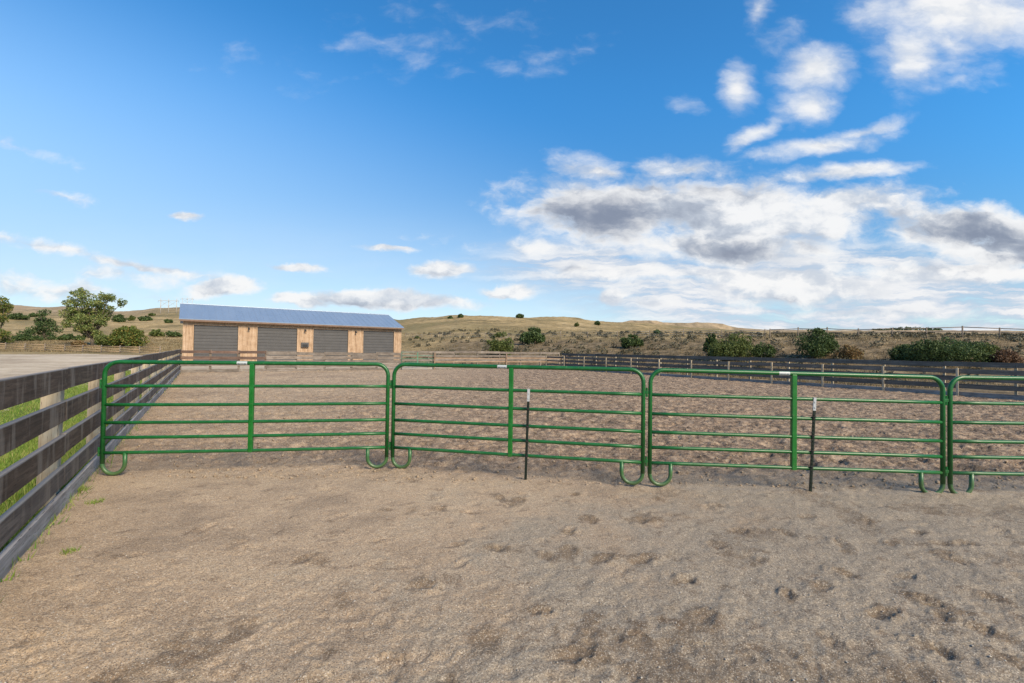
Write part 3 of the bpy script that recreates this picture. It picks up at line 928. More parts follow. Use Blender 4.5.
def make_panel(foot_a, foot_b, label, sink_a=0.0, sink_b=0.0):
    a = Vector((foot_a.x, foot_a.y, 0)); b_ = Vector((foot_b.x, foot_b.y, 0))
    L = (b_ - a).length
    ang = math.atan2(b_.y - a.y, b_.x - a.x)
    t = empty('corral_panel', (a.x, a.y, 0), ang)
    setp(t, label, 'corral panel', 'green corral panels across the arena')
    rt, rr, rc = .0275, .0225, .17
    za, zb = sink_a, sink_b
    lift = lambda x: za + (zb - za) * x / L
    # frame: both end posts and the top rail in one bent tube
    g = .045
    x0, x1 = g, L - g
    pts = [(x0, 0, .17 + za)] + [(x0, 0, H - rc + za)] + [(p[0], 0, p[2] + za) for p in arc((x0 + rc, H - rc), rc, math.pi, math.pi / 2, 8)[1:]]
    pts += [(p[0], 0, p[2] + zb) for p in arc((x1 - rc, H - rc), rc, math.pi / 2, 0, 8)] + [(x1, 0, .17 + zb)]
    bm = bmesh.new(); add_tube(bm, pts, rt, 12)
    bm_obj('frame', bm, M['green'], t, True)
    # rails
    for z in RAIL_Z:
        bm = bmesh.new()
        n = 9
        sag = rng.uniform(-.006, .002)
        add_tube(bm, [(x0 + (x1 - x0) * i / n, 0, z + lift(L * i / n) + sag * math.sin(math.pi * i / n)) for i in range(n + 1)], rr, 10)
        bm_obj('rail', bm, M['green'], t, True)
    # middle upright: flat bar clasping the rails
    bm = bmesh.new()
    xm = L * .497
    zl = lift(xm)
    add_box(bm, (xm - .030, -.029, RAIL_Z[0] - .03 + zl), (xm + .030, .029, H + zl - .012), .008)
    up = bm_obj('upright', bm, M['green_bright'], t)
    # bent foot loops
    for xe, sgn, zz in ((x0, 1, za), (x1, -1, zb)):
        w = .27; r_ = w / 2
        bm = bmesh.new()
        pp = [(xe, 0, .175 + zz)]
        pp += [(xe + sgn * (r_ + r_ * math.cos(a_)), 0, r_ + .03 + zz + r_ * math.sin(a_)) for a_ in [math.pi + math.pi * i / 10 for i in range(11)]]
        pp += [(xe + sgn * w, 0, RAIL_Z[0] + zz)]
        # octagonal bend as on the pressed feet
        add_tube(bm, pp, rt * .93, 12)
        bm_obj('foot_loop', bm, M['green'], t, True)
    # connector lugs and drop pins
    for xe, sgn, zz in ((x0, -1, za), (x1, 1, zb)):
        for z in (1.235, .33):
            bm = bmesh.new()
            add_box(bm, (min(xe, xe + sgn * .046), -.012, z - .02 + zz), (max(xe, xe + sgn * .046), .012, z + .02 + zz), .004)
            add_tube(bm, [(xe + sgn * .046, 0, z - .06 + zz), (xe + sgn * .046, 0, z + .06 + zz)], .013, 8)
            bm_obj('connector', bm, M['green'], t)
    # small white sticker on the top rail, left of the upright
    bm = bmesh.new()
    sw = .135
    segs = 8
    for i in range(segs):
        a0, a1 = -1.5 + 2.4 * i / segs, -1.5 + 2.4 * (i + 1) / segs
        vs = [bm.verts.new((xm - .06 - (sw if q_ in (0, 3) else 0), -math.cos(a_) * (rt + .0015), H + zl + math.sin(a_) * (rt + .0015))) for q_, a_ in ((0, a0), (1, a0), (2, a1), (3, a1))]
        bm.faces.new(vs)
    st = bm_obj('sticker', bm, M['sticker'], t, True)
    bm = bmesh.new()
    for (xx, ww) in ((-.185, .03), (-.145, .010), (-.128, .010), (-.105, .03)):
        for i in range(3):
            a0, a1 = -.55 + .5 * i / 3, -.55 + .5 * (i + 1) / 3
            vs = [bm.verts.new((xm + xx + dx, -math.cos(a_) * (rt + .003), H + zl + math.sin(a_) * (rt + .003))) for dx, a_ in ((0, a0), (ww, a0), (ww, a1), (0, a1))]
            bm.faces.new(vs)
    bm_obj('print', bm, M['ink'], st)
    return t


JL, JA, JB, JC = gnd(98, 476.5), gnd(389.5, 468.5), gnd(646, 486.5), gnd(946.5, 494.5)
JC2 = JC + Vector((3.70, -0.05, 0))
make_panel(JL, JA, 'green tube corral panel reaching from the plank fence, standing before the barn')
make_panel(JA, JB, 'green tube corral panel with the slimmer post in front, second from the plank fence')
make_panel(JB, JC, 'green tube corral panel with the post leaning at its right half, third from the left', 0, -.035)
make_panel(JC, JC2, 'green tube corral panel cut off by the right edge of the picture', -.035, -.03)


# steel t-posts in front of the panels
def tpost(px_b, py_b, px_t, py_t, panel_a, panel_b, label):
    b_ = gnd(px_b, py_b)
    t_ = at(px_t, py_t, b_.y)
    b_.z = 0
    t = empty('steel_post', b_)
    setp(t, label, 'steel post', 'steel posts tied to the panels')
    dv = t_ - b_; Lh = dv.length
    lean = math.atan2(dv.x, dv.z)
    t.rotation_euler = (0, lean, 0)
    bm = bmesh.new()
    add_box(bm, (-.0175, -.004, -.12), (.0175, .003, Lh - .17), .001)
    add_box(bm, (-.004, .003, -.12), (.004, .030, Lh - .17))
    for i in range(20):
        z = .06 + i * (Lh - .25) / 20
        add_box(bm, (-.007, -.011, z), (.007, -.004, z + .018), .002)
    bm_obj('shaft', bm, M['tpost'], t)
    bm = bmesh.new()
    add_box(bm, (-.018, -.0045, Lh - .17), (.018, .0035, Lh), .001)
    add_box(bm, (-.0045, .0035, Lh - .17), (.0045, .030, Lh))
    for i in range(2):
        z = Lh - .14 + i * .07
        add_box(bm, (-.007, -.011, z), (.007, -.0045, z + .018), .002)
    bm_obj('white_tip', bm, M['white_tip'], t)
    for z in RAIL_Z[:4]:
        bm = bmesh.new()
        add_tube(bm, [(-.026, .02, z), (-.024, -.010, z + .006), (.024, -.010, z + .006), (.026, .02, z), (.03, .07, z + .012), (-.03, .07, z + .012)], .0042, 6)
        bm_obj('wire_tie', bm, M['black'], t, True)
    return t


tpost(525.5, 479.5, 528.7, 389, JA, JB, 'slim dark steel post with white tip at the second green panel')
tpost(810.5, 491.5, 815, 397.5, JB, JC, 'dark steel post with white tip at the third green panel')


# ------------------------------------------------------------------ plank fences
def plank_fence(name, p0, direction, length, span, boards, label, post_side=-1, post_h=1.5, post_r=.075, wood='dark_wood', post='post_wood',
                kick=None, square=True, thick=.045, jit=.012, start_post=0.0, post_gap=0.0, post_off=None, group=None, cat='plank fence', post_top=None):
    """direction runs along the fence; local +y is to its left. Boards lie on the y=0 face."""
    ang = math.atan2(direction.y, direction.x)
    t = empty(name, (p0.x, p0.y, 0), ang)
    setp(t, label, cat, group)
    nsp = max(1, int(round(length / span)))
    meshes = {}
    for bi, (z0, z1, mat_) in enumerate(boards):
        bm = bmesh.new()
        add_box(bm, (0.002, -thick / 2, -(z1 - z0) / 2), (span - .002, thick / 2, (z1 - z0) / 2), .004)
        for xe in (.06, span - .06):      # nail heads
            for f_ in (-.25, .25):
                bmesh.ops.create_circle(bm, cap_ends=True, radius=.007, segments=8, matrix=Matrix.Translation((xe, -thick / 2 - .002, f_ * (z1 - z0))) @ Matrix.Rotation(math.pi / 2, 4, 'X'))
        for v_ in bm.verts:          # a little cup and wear
            v_.co.z += .006 * math.sin(v_.co.x * 2.1 + bi)
        ob = bm_obj('board', bm, M[mat_], t)
        for i in range(nsp):
            o_ = ob if i == 0 else ob.copy()
            if i: C.objects.link(o_); o_.parent = t
            o_.location = (i * span, rng.uniform(-.004, .004) - (0.012 if kick == bi else 0), (z0 + z1) / 2 + rng.uniform(-jit, jit))
            o_.rotation_euler = (0, rng.uniform(-jit, jit) * .5, 0)
    bm = bmesh.new()
    hgt = post_h + .5
    if square: add_box(bm, (-post_r, -post_r, -.5), (post_r, post_r, post_h), .01)
    else: add_tube(bm, [(0, 0, -.5), (0, 0, post_h - .01), (0, 0, post_h)], [post_r, post_r * .96, post_r * .8], 10)
    ob = bm_obj('post', bm, M[post], t, not square)
    off = (thick / 2 + post_r + .006) * post_side if post_off is None else post_off
    for i in range(nsp + 1):
        o_ = ob if i == 0 else ob.copy()
        if i: C.objects.link(o_); o_.parent = t
        o_.location = (start_post + i * span, off, rng.uniform(-.03, .02))
        o_.rotation_euler = (rng.uniform(-.012, .012), rng.uniform(-.012, .012), rng.uniform(-.05, .05))
    return t


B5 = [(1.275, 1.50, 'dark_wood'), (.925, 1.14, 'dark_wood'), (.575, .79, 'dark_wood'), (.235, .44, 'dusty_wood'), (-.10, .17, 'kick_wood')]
# left fence: starts behind the camera and runs to the far corner; boards face the arena
r57 = ray(60, 400)
s57 = ((r57.x * P_left.y - P_left.x) / (AX.x - r57.x * AX.y))
start = P_left + AX * (s57 - 2.44 * 3)
LEFT_LEN = S_BACK - (s57 - 2.44 * 3)
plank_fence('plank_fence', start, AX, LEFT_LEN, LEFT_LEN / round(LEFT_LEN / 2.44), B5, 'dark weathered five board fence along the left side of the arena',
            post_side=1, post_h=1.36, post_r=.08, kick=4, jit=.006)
# short dark length across the back, before the first garage doors
q0 = P_corner


def along_back(px, off=0.0):
    """distance along the back line from the corner at a picture column"""
    r = ray(px, 360); o_ = P_corner + AX * off
    # o_ + AC*t  has x/y = r.x
    return (r.x * o_.y - o_.x) / (AC.x - r.x * AC.y)


ta, tb, tc2, td2 = along_back(266), along_back(401), along_back(434), along_back(566)
plank_fence('plank_fence', P_corner, AC, ta, ta / 3, [(1.24, 1.42, 'red_wood'), (.84, 1.04, 'red_wood'), (.40, .60, 'grey_wood'), (-.1, .20, 'grey_wood')],
            'short brown board fence across the left end of the arena before the first garage door', post_side=1, post_h=1.48, post_r=.07, post='old_post')
plank_fence('plank_fence', P_corner + AC * ta, AC, tb - ta, (tb - ta) / 5, [(1.16, 1.40, 'grey_wood'), (.86, 1.10, 'grey_wood'), (.54, .80, 'grey_wood'), (.26, .50, 'grey_wood'), (-.1, .2, 'grey_wood')],
            'pale grey close boarded fence across the arena end before the right hand garage doors', post_side=1, post_h=1.42, post_r=.07, post='old_post', jit=.03)
plank_fence('rail_fence', P_corner + AC * tc2, AC, td2 - tc2, (td2 - tc2) / 2, [(.92, 1.03, 'new_wood'), (.58, .68, 'new_wood'), (-.1, .10, 'grey_wood')],
            'pale new pine rail fence at the arena end right of the small green gate', post_side=-1, post_h=1.42, post_r=.055, post='new_wood', jit=.02, cat='rail fence')
plank_fence('plank_fence', P_corner + AX * 4.0 + AC * (along_back(402, 4.0)), AC, along_back(566, 4.0) - along_back(402, 4.0), 2.6,
            [(1.34, 1.56, 'grey_wood'), (.98, 1.18, 'grey_wood'), (.6, .8, 'grey_wood')], 'grey weathered fence standing behind the new pine rails at the hill foot', post_side=1, post_h=1.5, post_r=.06, post='old_post', jit=.03)

# small green tube gate
ga = P_corner + AC * (tb + .05)
gt = empty('tube_gate', (ga.x, ga.y, 0), math.atan2(AC.y, AC.x))
setp(gt, 'small dull green tube gate in the far arena fence right of the barn', 'gate')
gl = tc2 - tb - .15
bm = bmesh.new(); add_tube(bm, [(0, 0, .02), (0, 0, 1.45), (gl, 0, 1.45), (gl, 0, .02)], .032, 8); bm_obj('frame', bm, M['gate_green'], gt, True)
for z in (.35, .62, .9, 1.18):
    bm = bmesh.new(); add_tube(bm, [(0, 0, z), (gl, 0, z)], .026, 8); bm_obj('rail', bm, M['gate_green'], gt, True)
bm = bmesh.new(); add_box(bm, (gl * .5 - .04, -.03, .3), (gl * .5 + .04, .03, 1.44), .006); bm_obj('upright', bm, M['gate_green'], gt)

# right side: low fence with posts on the arena side, a taller fence behind it
PR = P_left + AC * WIDTH
sR0 = 2.0
pA = PR + AX * (S_BACK)
LEN_R = S_BACK + 2
plank_fence('plank_fence', pA, -AX, 33.0, 2.75, [(1.02, 1.17, 'blue_wood'), (.66, .80, 'blue_wood'), (.32, .46, 'blue_wood'), (-.1, .17, 'kick_wood')],
            'low slate grey fence with pale posts on its arena face along the right side', post_side=-1, post_h=1.24, post_r=.042, post='post_pale')
pB = PR + AX * (S_BACK) + AC * 1.9
plank_fence('plank_fence', pB, -AX, 34.2, 2.44, [(1.27, 1.50, 'blue_wood'), (.94, 1.16, 'blue_wood'), (.60, .82, 'blue_wood'), (.25, .46, 'blue_wood')],
            'taller slate grey fence behind the low one with posts showing through its gaps', post_side=1, post_h=1.44, post_r=.05, post='post_pale')


# open rail fence over terrain
def terrain_fence(name, pts, label, cat, post_h, post_r, rails, rail_r, post, railm, every):
    P = [Vector(p) for p in pts]
    L = [0]
    for a_, b_ in zip(P, P[1:]): L.append(L[-1] + (b_ - a_).length)
    n = max(2, int(L[-1] / every))
    sp = []
    for i in range(n + 1):
        s = L[-1] * i / n
        k_ = min(len(P) - 2, int(np.searchsorted(L, s, side='right') - 1)); f_ = (s - L[k_]) / (L[k_ + 1] - L[k_])
        q_ = P[k_].lerp(P[k_ + 1], f_); sp.append(Vector((q_.x, q_.y, ter_z(q_.x, q_.y))))
    t = empty(name, sp[0]); setp(t, label, cat)
    bm = bmesh.new(); add_tube(bm, [(0, 0, -.4), (0, 0, post_h)], post_r, 8); ob = bm_obj('post', bm, M[post], t, True)
    for i, q_ in enumerate(sp):
        o_ = ob if i == 0 else ob.copy()
        if i: C.objects.link(o_); o_.parent = t
        o_.location = q_ - sp[0] + Vector((0, 0, rng.uniform(-.06, .06))); o_.rotation_euler = (rng.uniform(-.03, .03), rng.uniform(-.03, .03), 0)
    for z in rails:
        for i in range(n):
            bm = bmesh.new()
            a_ = sp[i] - sp[0] + Vector((0, 0, z)); b_ = sp[i + 1] - sp[0] + Vector((0, 0, z))
            dd = (b_ - a_)
            add_tube(bm, [a_ - dd * .02, a_.lerp(b_, .5) + Vector((0, 0, rng.uniform(-.04, .02))), b_ + dd * .02], rail_r, 7)
            bm_obj('rail', bm, M[railm], t, True)


terrain_fence('rail_fence', [on_ter(770, 58), on_ter(830, 56), on_ter(900, 52.5), on_ter(1024, 48.5), on_ter(1100, 48)], 'dark open rail fence along the skyline of the bank at the right',
              'rail fence', 1.25, .07, (1.12, .72), .045, 'old_post', 'old_post', 2.9)
terrain_fence('wire_fence', [on_ter(405, 118), on_ter(460, 92), on_ter(560, 80), on_ter(640, 71), on_ter(765, 58.5)], 'thin wire fence with slim posts crossing the golden hillside',
              'wire fence', 1.2, .05, (1.05, .75, .45), .012, 'old_post', 'steel', 5.0)
terrain_fence('log_rail_fence', [on_ter(-60, 101), on_ter(0, 99), on_ter(60, 95), on_ter(110, 90), on_ter(160, 85)], 'weathered brown log rail fence on the far side of the gravel yard',
              'rail fence', 1.5, .10, (1.3, .8, .35), .07, 'old_post', 'log_rail', 5.4)

# ------------------------------------------------------------------ barn
BD = 45.5
FA = Vector((0.822, 0.57, 0)).normalized()       # along the facade, away to the right
FB = Vector((-FA.y, FA.x, 0))                    # into the depth of the barn
c0 = at(182.5, 345, BD); c0.z = 0


def fac(px):
    r = ray(px, 340)
    return (r.x * c0.y - c0.x) / (FA.x - r.x * FA.y)


barn = empty('barn', (c0.x, c0.y, 0), math.atan2(FA.y, FA.x))
setp(barn, 'long cedar sided barn with blue metal roof and four dark garage doors', 'barn')
BL = fac(401.3); BW = 10.0
zof = lambda px, py, t_: EYE + slope(px, py) * (c0.y + FA.y * t_)
eave = (zof(184, 320.8, 0) + zof(400, 330, BL)) / 2 + .32
dtop = (zof(194, 325.6, .8) + zof(392, 331.8, BL - .8)) / 2 + .04
ridge_z = EYE + slope(186, 304.3) * (c0.y + FB.y * BW / 2)
doors = [(fac(a_), fac(b_)) for a_, b_ in ((193.6, 238), (257.3, 297), (313.2, 348), (363.2, 393.8))]
bm = bmesh.new()
segs = []; xprev = 0
for a_, b_ in doors: segs.append((xprev, a_)); xprev = b_
segs.append((xprev, BL))
wt = .16
wall_top = eave - .02
for a_, b_ in segs:
    add_box(bm, (a_, 0, .12), (b_, wt, wall_top))
    nb = max(2, int(round((b_ - a_) / .40)))
    for i in range(nb + 1):
        x = a_ + .03 + (b_ - a_ - .06) * i / nb
        add_box(bm, (x - .028, -.028, .12), (x + .028, 0.004, wall_top - .02))
for a_, b_ in doors:
    add_box(bm, (a_ + .001, .004, dtop), (b_ - .001, wt - .004, wall_top - .001))
for x in (0.0, BL - wt):          # gable walls as pentagons
    prof = [(wt + .001, .12), (BW, .12), (BW, wall_top), (BW / 2, ridge_z - .18), (wt + .001, wall_top)]
    f0 = [bm.verts.new((x, y, z)) for y, z in prof]; f1 = [bm.verts.new((x + wt, y, z)) for y, z in prof]
    bm.faces.new(f0[::-1]); bm.faces.new(f1)
    for i in range(5): bm.faces.new((f0[i], f0[(i + 1) % 5], f1[(i + 1) % 5], f1[i]))
add_box(bm, (wt + .001, BW - wt, .12), (BL - wt - .001, BW - .001, wall_top))
bm_obj('wall', bm, M['cedar'], barn)
bm = bmesh.new(); add_box(bm, (-.06, -.06, -.3), (BL + .06, BW + .06, .118), .01); bm_obj('foundation', bm, M['concrete'], barn)
for a_, b_ in doors:              # roller doors with ribs
    bm = bmesh.new()
    add_box(bm, (a_ + .02, .06, .12), (b_ - .02, .10, dtop - .02))
    nrib = 11
    for i in range(nrib):
        z0 = .14 + (dtop - .18) * i / nrib; z1 = .14 + (dtop - .18) * (i + 1) / nrib
        add_box(bm, (a_ + .03, .03, z0 + .035), (b_ - .03, .0605, z1 - .035), .012)
    dd = bm_obj('garage_door', bm, M['door_grey'], barn)
    bm = bmesh.new()
    add_box(bm, (a_ - .10, -.045, .12), (a_ - .002, -.001 + .05, dtop + .10))
    add_box(bm, (b_ + .002, -.045, .12), (b_ + .10, .049, dtop + .10))
    add_box(bm, (a_ - .002, -.044, dtop + .002), (b_ + .002, .048, dtop + .10))
    bm_obj('door_frame', bm, M['cedar'], dd)
    bm = bmesh.new(); add_box(bm, (a_ + .02, -.02, .12), (b_ - .02, .029, .20), .005)
    bm_obj('bottom_seal', bm, M['black'], dd)
# roof: two pitched sheets with standing seams
ov, oe = .55, .32
sl = (ridge_z - eave) / (BW / 2)
bm = bmesh.new()
for side in (0, 1):
    ye = -ov if side == 0 else BW + ov
    ze = eave + .05 - ov * sl
    e0, e1 = -oe, BL + .12
    yr = BW / 2
    zr = ridge_z
    t_ = .06
    vs = [bm.verts.new(p_) for p_ in ((e0, ye, ze), (e1, ye, ze), (e1, yr, zr), (e0, yr, zr), (e0, ye, ze + t_), (e1, ye, ze + t_), (e1, yr, zr + t_), (e0, yr, zr + t_))]
    for fidx in ((0, 1, 2, 3), (4, 5, 6, 7), (0, 1, 5, 4), (1, 2, 6, 5), (3, 0, 4, 7)):
        bm.faces.new([vs[i] for i in fidx])
    ns = int((e1 - e0) / .6)
    for i in range(ns + 1):
        x = e0 + .02 + (e1 - e0 - .04) * i / ns
        w_ = .016
        rv = [bm.verts.new(p_) for p_ in ((x - w_, ye, ze + t_ + .002), (x + w_, ye, ze + t_ + .002), (x + w_, yr, zr + t_ + .002), (x - w_, yr, zr + t_ + .002),
                                          (x - w_, ye, ze + t_ + .012), (x + w_, ye, ze + t_ + .012), (x + w_, yr, zr + t_ + .012), (x - w_, yr, zr + t_ + .012))]
        for fidx in ((4, 5, 6, 7), (0, 1, 5, 4), (1, 2, 6, 5), (3, 0, 4, 7)):
            bm.faces.new([rv[i_] for i_ in fidx])
roof = bm_obj('roof', bm, M['roof'], barn)
bm = bmesh.new(); add_tube(bm, [(-oe - .02, BW / 2, ridge_z + .075), (BL + .13, BW / 2, ridge_z + .075)], .07, 8); bm_obj('ridge_cap', bm, M['roof'], roof)
bm = bmesh.new(); add_box(bm, (-oe, -ov + .004, eave + .05 - ov * sl - .17), (BL + .12, -ov + .05, eave + .05 - ov * sl - .004), .004)
bm_obj('fascia', bm, M['trim_dark'], roof)
for px in (248.5, 304.8, 355.5):
    x = fac(px)
    bm = bmesh.new()
    add_box(bm, (x - .07, -.10, dtop - .28), (x + .07, -.03, dtop - .06), .01)
    add_tube(bm, [(x, -.10, dtop - .12), (x, -.26, dtop - .16), (x, -.28, dtop - .30)], [.03, .06, .12], 8)
    bm_obj('wall_lamp', bm, M['black'], barn)
xa, xb = fac(301), fac(308.6)
bm = bmesh.new()
zb_ = zof(305, 347.3, xa); zt_ = zof(305, 342.5, xa)
add_box(bm, (xa, -.22, zb_), (xb, -.029, zt_), .02)
vent = bm_obj('wall_box', bm, M['door_grey'], barn)
bm = bmesh.new(); add_box(bm, (xa + .12, -.24, zb_ + .06), (xb - .12, -.221, zb_ + (zt_ - zb_) * .62), .005); bm_obj('grille', bm, M['black'], vent)


# ------------------------------------------------------------------ power poles
def hframe(px_list, d, top_py, label):
    base = on_ter(px_list[1], d)
    t = empty('power_pole', base); setp(t, label, 'power pole')
    xs_ = []
    zt = at(px_list[1], top_py, d).z - base.z
    for px in px_list:
        b_ = on_ter(px, d)
        x = b_.x - base.x; xs_.append(x)
        bm = bmesh.new(); add_tube(bm, [(x, 0, b_.z - base.z - 1), (x, 0, zt)], [.30, .20], 8); bm_obj('pole', bm, M['pole_wood'], t, True)
    bm = bmesh.new(); add_box(bm, (xs_[0] - 2.2, -.3, zt - 2.1), (xs_[-1] + 2.2, -.08, zt - 1.75)); bm_obj('cross_arm', bm, M['pole_wood'], t)
    bm = bmesh.new()
    for x0_, x1_ in zip(xs_, xs_[1:]):
        add_tube(bm, [(x0_, -.3, zt - 7), (x1_, -.3, zt - 2.2)], .09, 6); add_tube(bm, [(x1_, -.34, zt - 7), (x0_, -.34, zt - 2.2)], .09, 6)
    bm_obj('brace', bm, M['pole_wood'], t)
    for x in (xs_[0] - 2, xs_[1] + .0, xs_[-1] + 2):
        bm = bmesh.new(); add_tube(bm, [(x, -.5, zt - 2.1), (x, -.5, zt - 3.6)], [.12, .16], 6); add_box(bm, (x - .05, -.55, zt - 2.12), (x + .05, -.02, zt - 2.0)); bm_obj('insulator', bm, M['steel'], t)


hframe([159.5, 167.5, 175.5], 420, 298.6, 'three pole wooden power frame on the hill left of the barn roof')
hframe([181, 186, 191], 640, 297.5, 'farther wooden power frame whose top shows over the left end of the barn roof')

# ------------------------------------------------------------------ light and sky
SUN_AZ_V = Vector((0.52, -0.60, 0.60)).normalized()
elev = math.asin(SUN_AZ_V.z)
sl_ = bpy.data.lights.new('sun', 'SUN'); sl_.energy = 4.7; sl_.angle = R(24.0); sl_.color = (1.0, 0.85, 0.62)
so = bpy.data.objects.new('sun', sl_); C.objects.link(so)
so.rotation_euler = (-SUN_AZ_V).to_track_quat('-Z', 'Y').to_euler()
so.location = (20, -20, 30)

w = bpy.data.worlds.new('World'); scene.world = w; w.use_nodes = True
nt = NT(w.node_tree)
bg = nt.n['Background']
sky = nt.node('ShaderNodeTexSky', sky_type='NISHITA')
sky.sun_disc = False
sky.sun_elevation = elev
sky.sun_rotation = math.atan2(SUN_AZ_V.x, SUN_AZ_V.y)
sky.altitude = 1400; sky.air_density = 1.0; sky.dust_density = 0.6; sky.ozone_density = 1.6
dirv = nt.node('ShaderNodeTexCoord').outputs['Generated']
sep = nt.node('ShaderNodeSeparateXYZ', inp={0: dirv})
ay = nt.math('MAXIMUM', nt.math('ABSOLUTE', sep.outputs[1]), 0.08)
U_ = nt.math('DIVIDE', sep.outputs[0], ay)
V_ = nt.math('DIVIDE', sep.outputs[2], ay)
P = nt.node('ShaderNodeCombineXYZ', inp={'X': U_, 'Y': V_, 'Z': 0.0}).outputs[0]


def warp(vec, scale, amt, stretch=1.7):
    s = nt.vmath('MULTIPLY', vec, (1.0, stretch, 1.0))
    c_ = nt.noise(s, scale, 5, 0.6, 0, True)
    d_ = nt.vmath('SUBTRACT', c_, (0.5, 0.5, 0.5))
    return nt.vmath('ADD', vec, nt.vmath('MULTIPLY', d_, (amt, amt * .7, 0)))


PW = warp(warp(P, 4.0, 0.07), 14.0, 0.035)


def blobs(lst, vec):
    acc = None
    for (px, py, rx, ry, rot, amp) in lst:
        r = ray(px, py)
        mp = nt.node('ShaderNodeMapping', vector_type='TEXTURE')
        nt.put(mp.inputs['Vector'], vec)
        mp.inputs['Location'].default_value = (r.x, r.z, 0)
        mp.inputs['Rotation'].default_value = (0, 0, R(-rot))
        mp.inputs['Scale'].default_value = (rx / F, ry / F, 1)
        ln = nt.vmath('LENGTH', mp.outputs[0], None, 1)
        val = nt.math('MULTIPLY_ADD', ln, -amp, amp)
        acc = val if acc is None else nt.math('SMOOTH_MAX', acc, val, 0.12)
    return acc


BL_ = [ # px, py, rx, ry, rotation (clockwise in the picture), strength
 (955, 4, 135, 60, 10, 1.6), (915, 55, 46, 50, 10, 1.3), (1025, 20, 60, 42, -20, 1.0), (876, 8, 44, 36, 0, .9), (950, 40, 70, 40, 30, .9),
 (760, 6, 17, 26, 10, .8), (738, 88, 20, 32, 5, 1.3), (812, 66, 50, 31, -12, 1.6), (805, 105, 40, 28, -15, 1.6), (755, 133, 46, 12, -35, 1.1), (785, 42, 26, 20, -40, .45),
 (820, 144, 90, 14, -8, 1.1), (862, 131, 58, 8, -13, 1.0), (842, 172, 100, 12, -7, 1.1), (962, 79, 26, 9, -10, .55), (684, 104, 20, 9, 20, .3), 
 (715, 212, 250, 46, 3, 1.3), (605, 212, 115, 42, 0, 1.4), (840, 205, 120, 26, -4, 1.1), (720, 246, 150, 28, 2, 1.3), (600, 172, 60, 18, 10, .8), (690, 168, 70, 16, 0, .8), (580, 190, 60, 22, 0, .8),
 (970, 230, 130, 34, 2, 1.4), (1020, 248, 120, 30, 0, 1.3), (900, 215, 60, 26, 0, .8),
 (780, 288, 90, 16, 0, 1.0), (960, 275, 180, 16, 0, .9), (700, 275, 200, 14, 2, .75), (860, 312, 200, 8, 0, .6), (610, 275, 110, 14, 0, .8), (560, 248, 150, 12, 2, .5), (790, 285, 120, 30, 0, 1.2), (760, 264, 120, 10, 0, .5),
 (575, 268, 60, 14, 0, .7), (440, 271, 44, 12, 0, 1.35), (505, 292, 38, 9, 0, 1.35), (385, 251, 36, 5, 2, 1.0), (612, 297, 22, 11, -10, 1.3),
 (650, 303, 34, 5, 4, .5), (395, 300, 115, 11, 2, 1.5), (300, 300, 46, 9, 4, 1.2), (225, 287, 50, 12, -6, 1.4), (295, 268, 40, 5, 0, 1.1),
 (188, 217, 26, 7, 4, 1.2), (150, 267, 110, 7, 10, .85), (40, 246, 130, 8, 8, .65), (25, 148, 60, 8, 16, .42), (52, 194, 42, 6, 10, .42),
 (60, 290, 130, 18, 6, .55), (405, 42, 80, 24, -8, .16), (522, 62, 66, 15, -12, .36), (120, 272, 80, 12, 5, .45),
]
mask = blobs(BL_, PW)
PS = nt.vmath('MULTIPLY', PW, (1.0, 1.9, 1.0))
def billow(vec, det):
    vo = nt.node('ShaderNodeTexVoronoi', feature='F1', normalize=True, inp={'Vector': vec, 'Scale': 10.0, 'Detail': 2.0, 'Roughness': 0.6})
    return nt.math('MULTIPLY_ADD', vo.outputs['Distance'], -0.50, nt.math('MULTIPLY_ADD', nt.noise(vec, 7.0, det, 0.64), 0.85, 0.22))


n1 = billow(PS, 10)
PS2 = nt.vmath('ADD', PS, (0.035, 0.06, 0.0))
n2 = billow(PS2, 6)
dens = nt.math('ADD', mask, nt.math('MULTIPLY', nt.math('SUBTRACT', n1, 0.5), 2.1))
hgh = nt.step(V_, 0.30, 0.55)
mr_ = nt.node('ShaderNodeMapRange', interpolation_type='SMOOTHSTEP', inp={'Value': dens, 'From Min': nt.math('MULTIPLY', hgh, -0.12), 'From Max': nt.math('MULTIPLY_ADD', hgh, 0.75, 0.70)})
alpha = mr_.outputs[0]
thick = nt.step(dens, 0.25, 1.2)
# grey undersides and the shaded bank
G_ = [(600, 214, 130, 42, 0, 1.6), (545, 224, 60, 20, 0, 1.2), (690, 184, 130, 18, 2, 1.1), (735, 250, 90, 18, 3, 1.2), (830, 243, 120, 13, 2, .8), (975, 234, 140, 30, 3, 1.5),
      (590, 268, 60, 6, 0, .6), (395, 304, 100, 5, 2, .6), (1010, 258, 130, 16, 0, 1.1), (850, 300, 160, 5, 0, .5), (650, 236, 70, 16, 0, .9), (640, 170, 90, 12, 5, .8),
      (800, 146, 60, 8, 0, .4), (225, 294, 40, 5, 0, .45), (440, 277, 40, 5, 0, .4), (540, 297, 20, 3, 0, .3)]
gm = blobs(G_, PW)
lit = nt.math('MULTIPLY', nt.math('SUBTRACT', n1, n2), 2.6)
grey = nt.math('ADD', nt.math('ADD', gm, nt.math('MULTIPLY', nt.math('SUBTRACT', n2, 0.5), 2.2)), nt.math('MULTIPLY', lit, -0.6))
grey = nt.math('MULTIPLY', nt.step(grey, -0.25, 1.85), nt.step(thick, 0.02, 0.5))
CL = 6.8
mott = nt.step(nt.math('ADD', nt.math('MULTIPLY', lit, -0.55), nt.noise(PS, 4.0, 6, 0.6)), 0.33, 0.72)
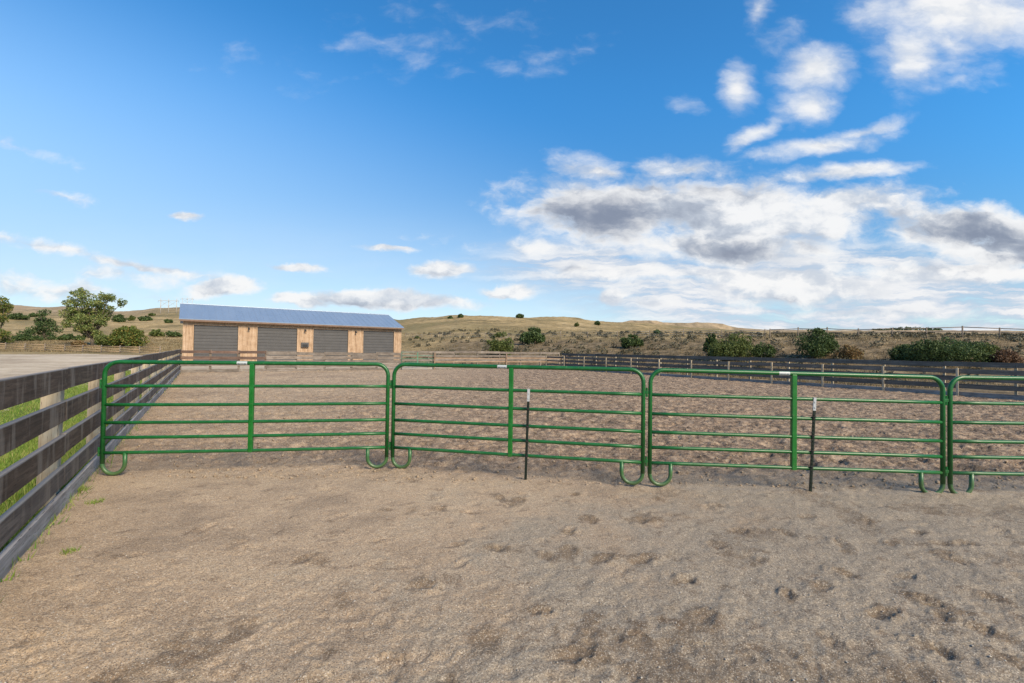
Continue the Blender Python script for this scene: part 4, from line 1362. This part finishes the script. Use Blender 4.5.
white = nt.mix(nt.math('MULTIPLY', mott, nt.math('MULTIPLY_ADD', nt.step(V_, 0.30, 0.55), -0.6, 1.0)), (CL * 1.02, CL * 1.02, CL * 1.02), (CL * .66, CL * .72, CL * .81))
greyc = (CL * .27, CL * .31, CL * .405)
ccol = nt.mix(grey, white, greyc)
# tint of the open sky
hs = nt.node('ShaderNodeHueSaturation', inp={'Saturation': 1.22, 'Value': 1.0, 'Color': sky.outputs[0]})
hi_ = nt.step(V_, 0.12, 0.60)
tint = nt.mix(hi_, (0.95, 1.07, 1.06), (0.80, 1.60, 1.76))
skc = nt.mix(1.0, hs.outputs[0], tint, 'MULTIPLY')
# paler air low down and towards the left
pale = nt.math('MULTIPLY', nt.step(nt.math('ADD', nt.math('MULTIPLY', V_, 1.0), nt.math('MULTIPLY', U_, 0.42)), 0.55, -0.25), 0.60)
skc = nt.mix(pale, skc, (CL * .60, CL * .80, CL * 1.0))
# thin high veil low in the sky
veil = nt.math('MULTIPLY', nt.step(V_, 0.34, 0.0), nt.math('MULTIPLY_ADD', nt.noise(nt.vmath('MULTIPLY', PW, (1.0, 4.0, 1.0)), 2.6, 5, 0.6), 0.9, -0.10))
veil = nt.math('MAXIMUM', veil, 0.0)
skc = nt.mix(veil, skc, (CL * .86, CL * .92, CL * 1.0))
# long flat streaks of high haze in the lower right
zone_ = nt.step(blobs([(840, 294, 340, 62, 0, 1.2), (620, 268, 190, 40, 0, .8), (1000, 300, 240, 62, 0, 1.2)], P), 0.0, 0.55)
strk = nt.noise(nt.vmath('MULTIPLY', PW, (1.0, 7.5, 1.0)), 4.2, 8, 0.6)
skc = nt.mix(nt.math('MULTIPLY', zone_, nt.step(strk, 0.31, 0.56)), skc, nt.mix(nt.step(strk, 0.42, 0.62), (CL * .50, CL * .62, CL * .80), (CL * .96, CL * .97, CL * .99)))
fin = nt.mix(nt.math('MULTIPLY', alpha, 0.96), skc, ccol)
nt.l.new(fin, bg.inputs['Color'])
bg.inputs['Strength'].default_value = 0.10

scene.view_settings.view_transform = 'Standard'
scene.view_settings.look = 'None'
scene.view_settings.exposure = 0.45
scene.view_settings.gamma = 1.0
scene.view_settings.use_curve_mapping = False
scene.render.engine = 'CYCLES'
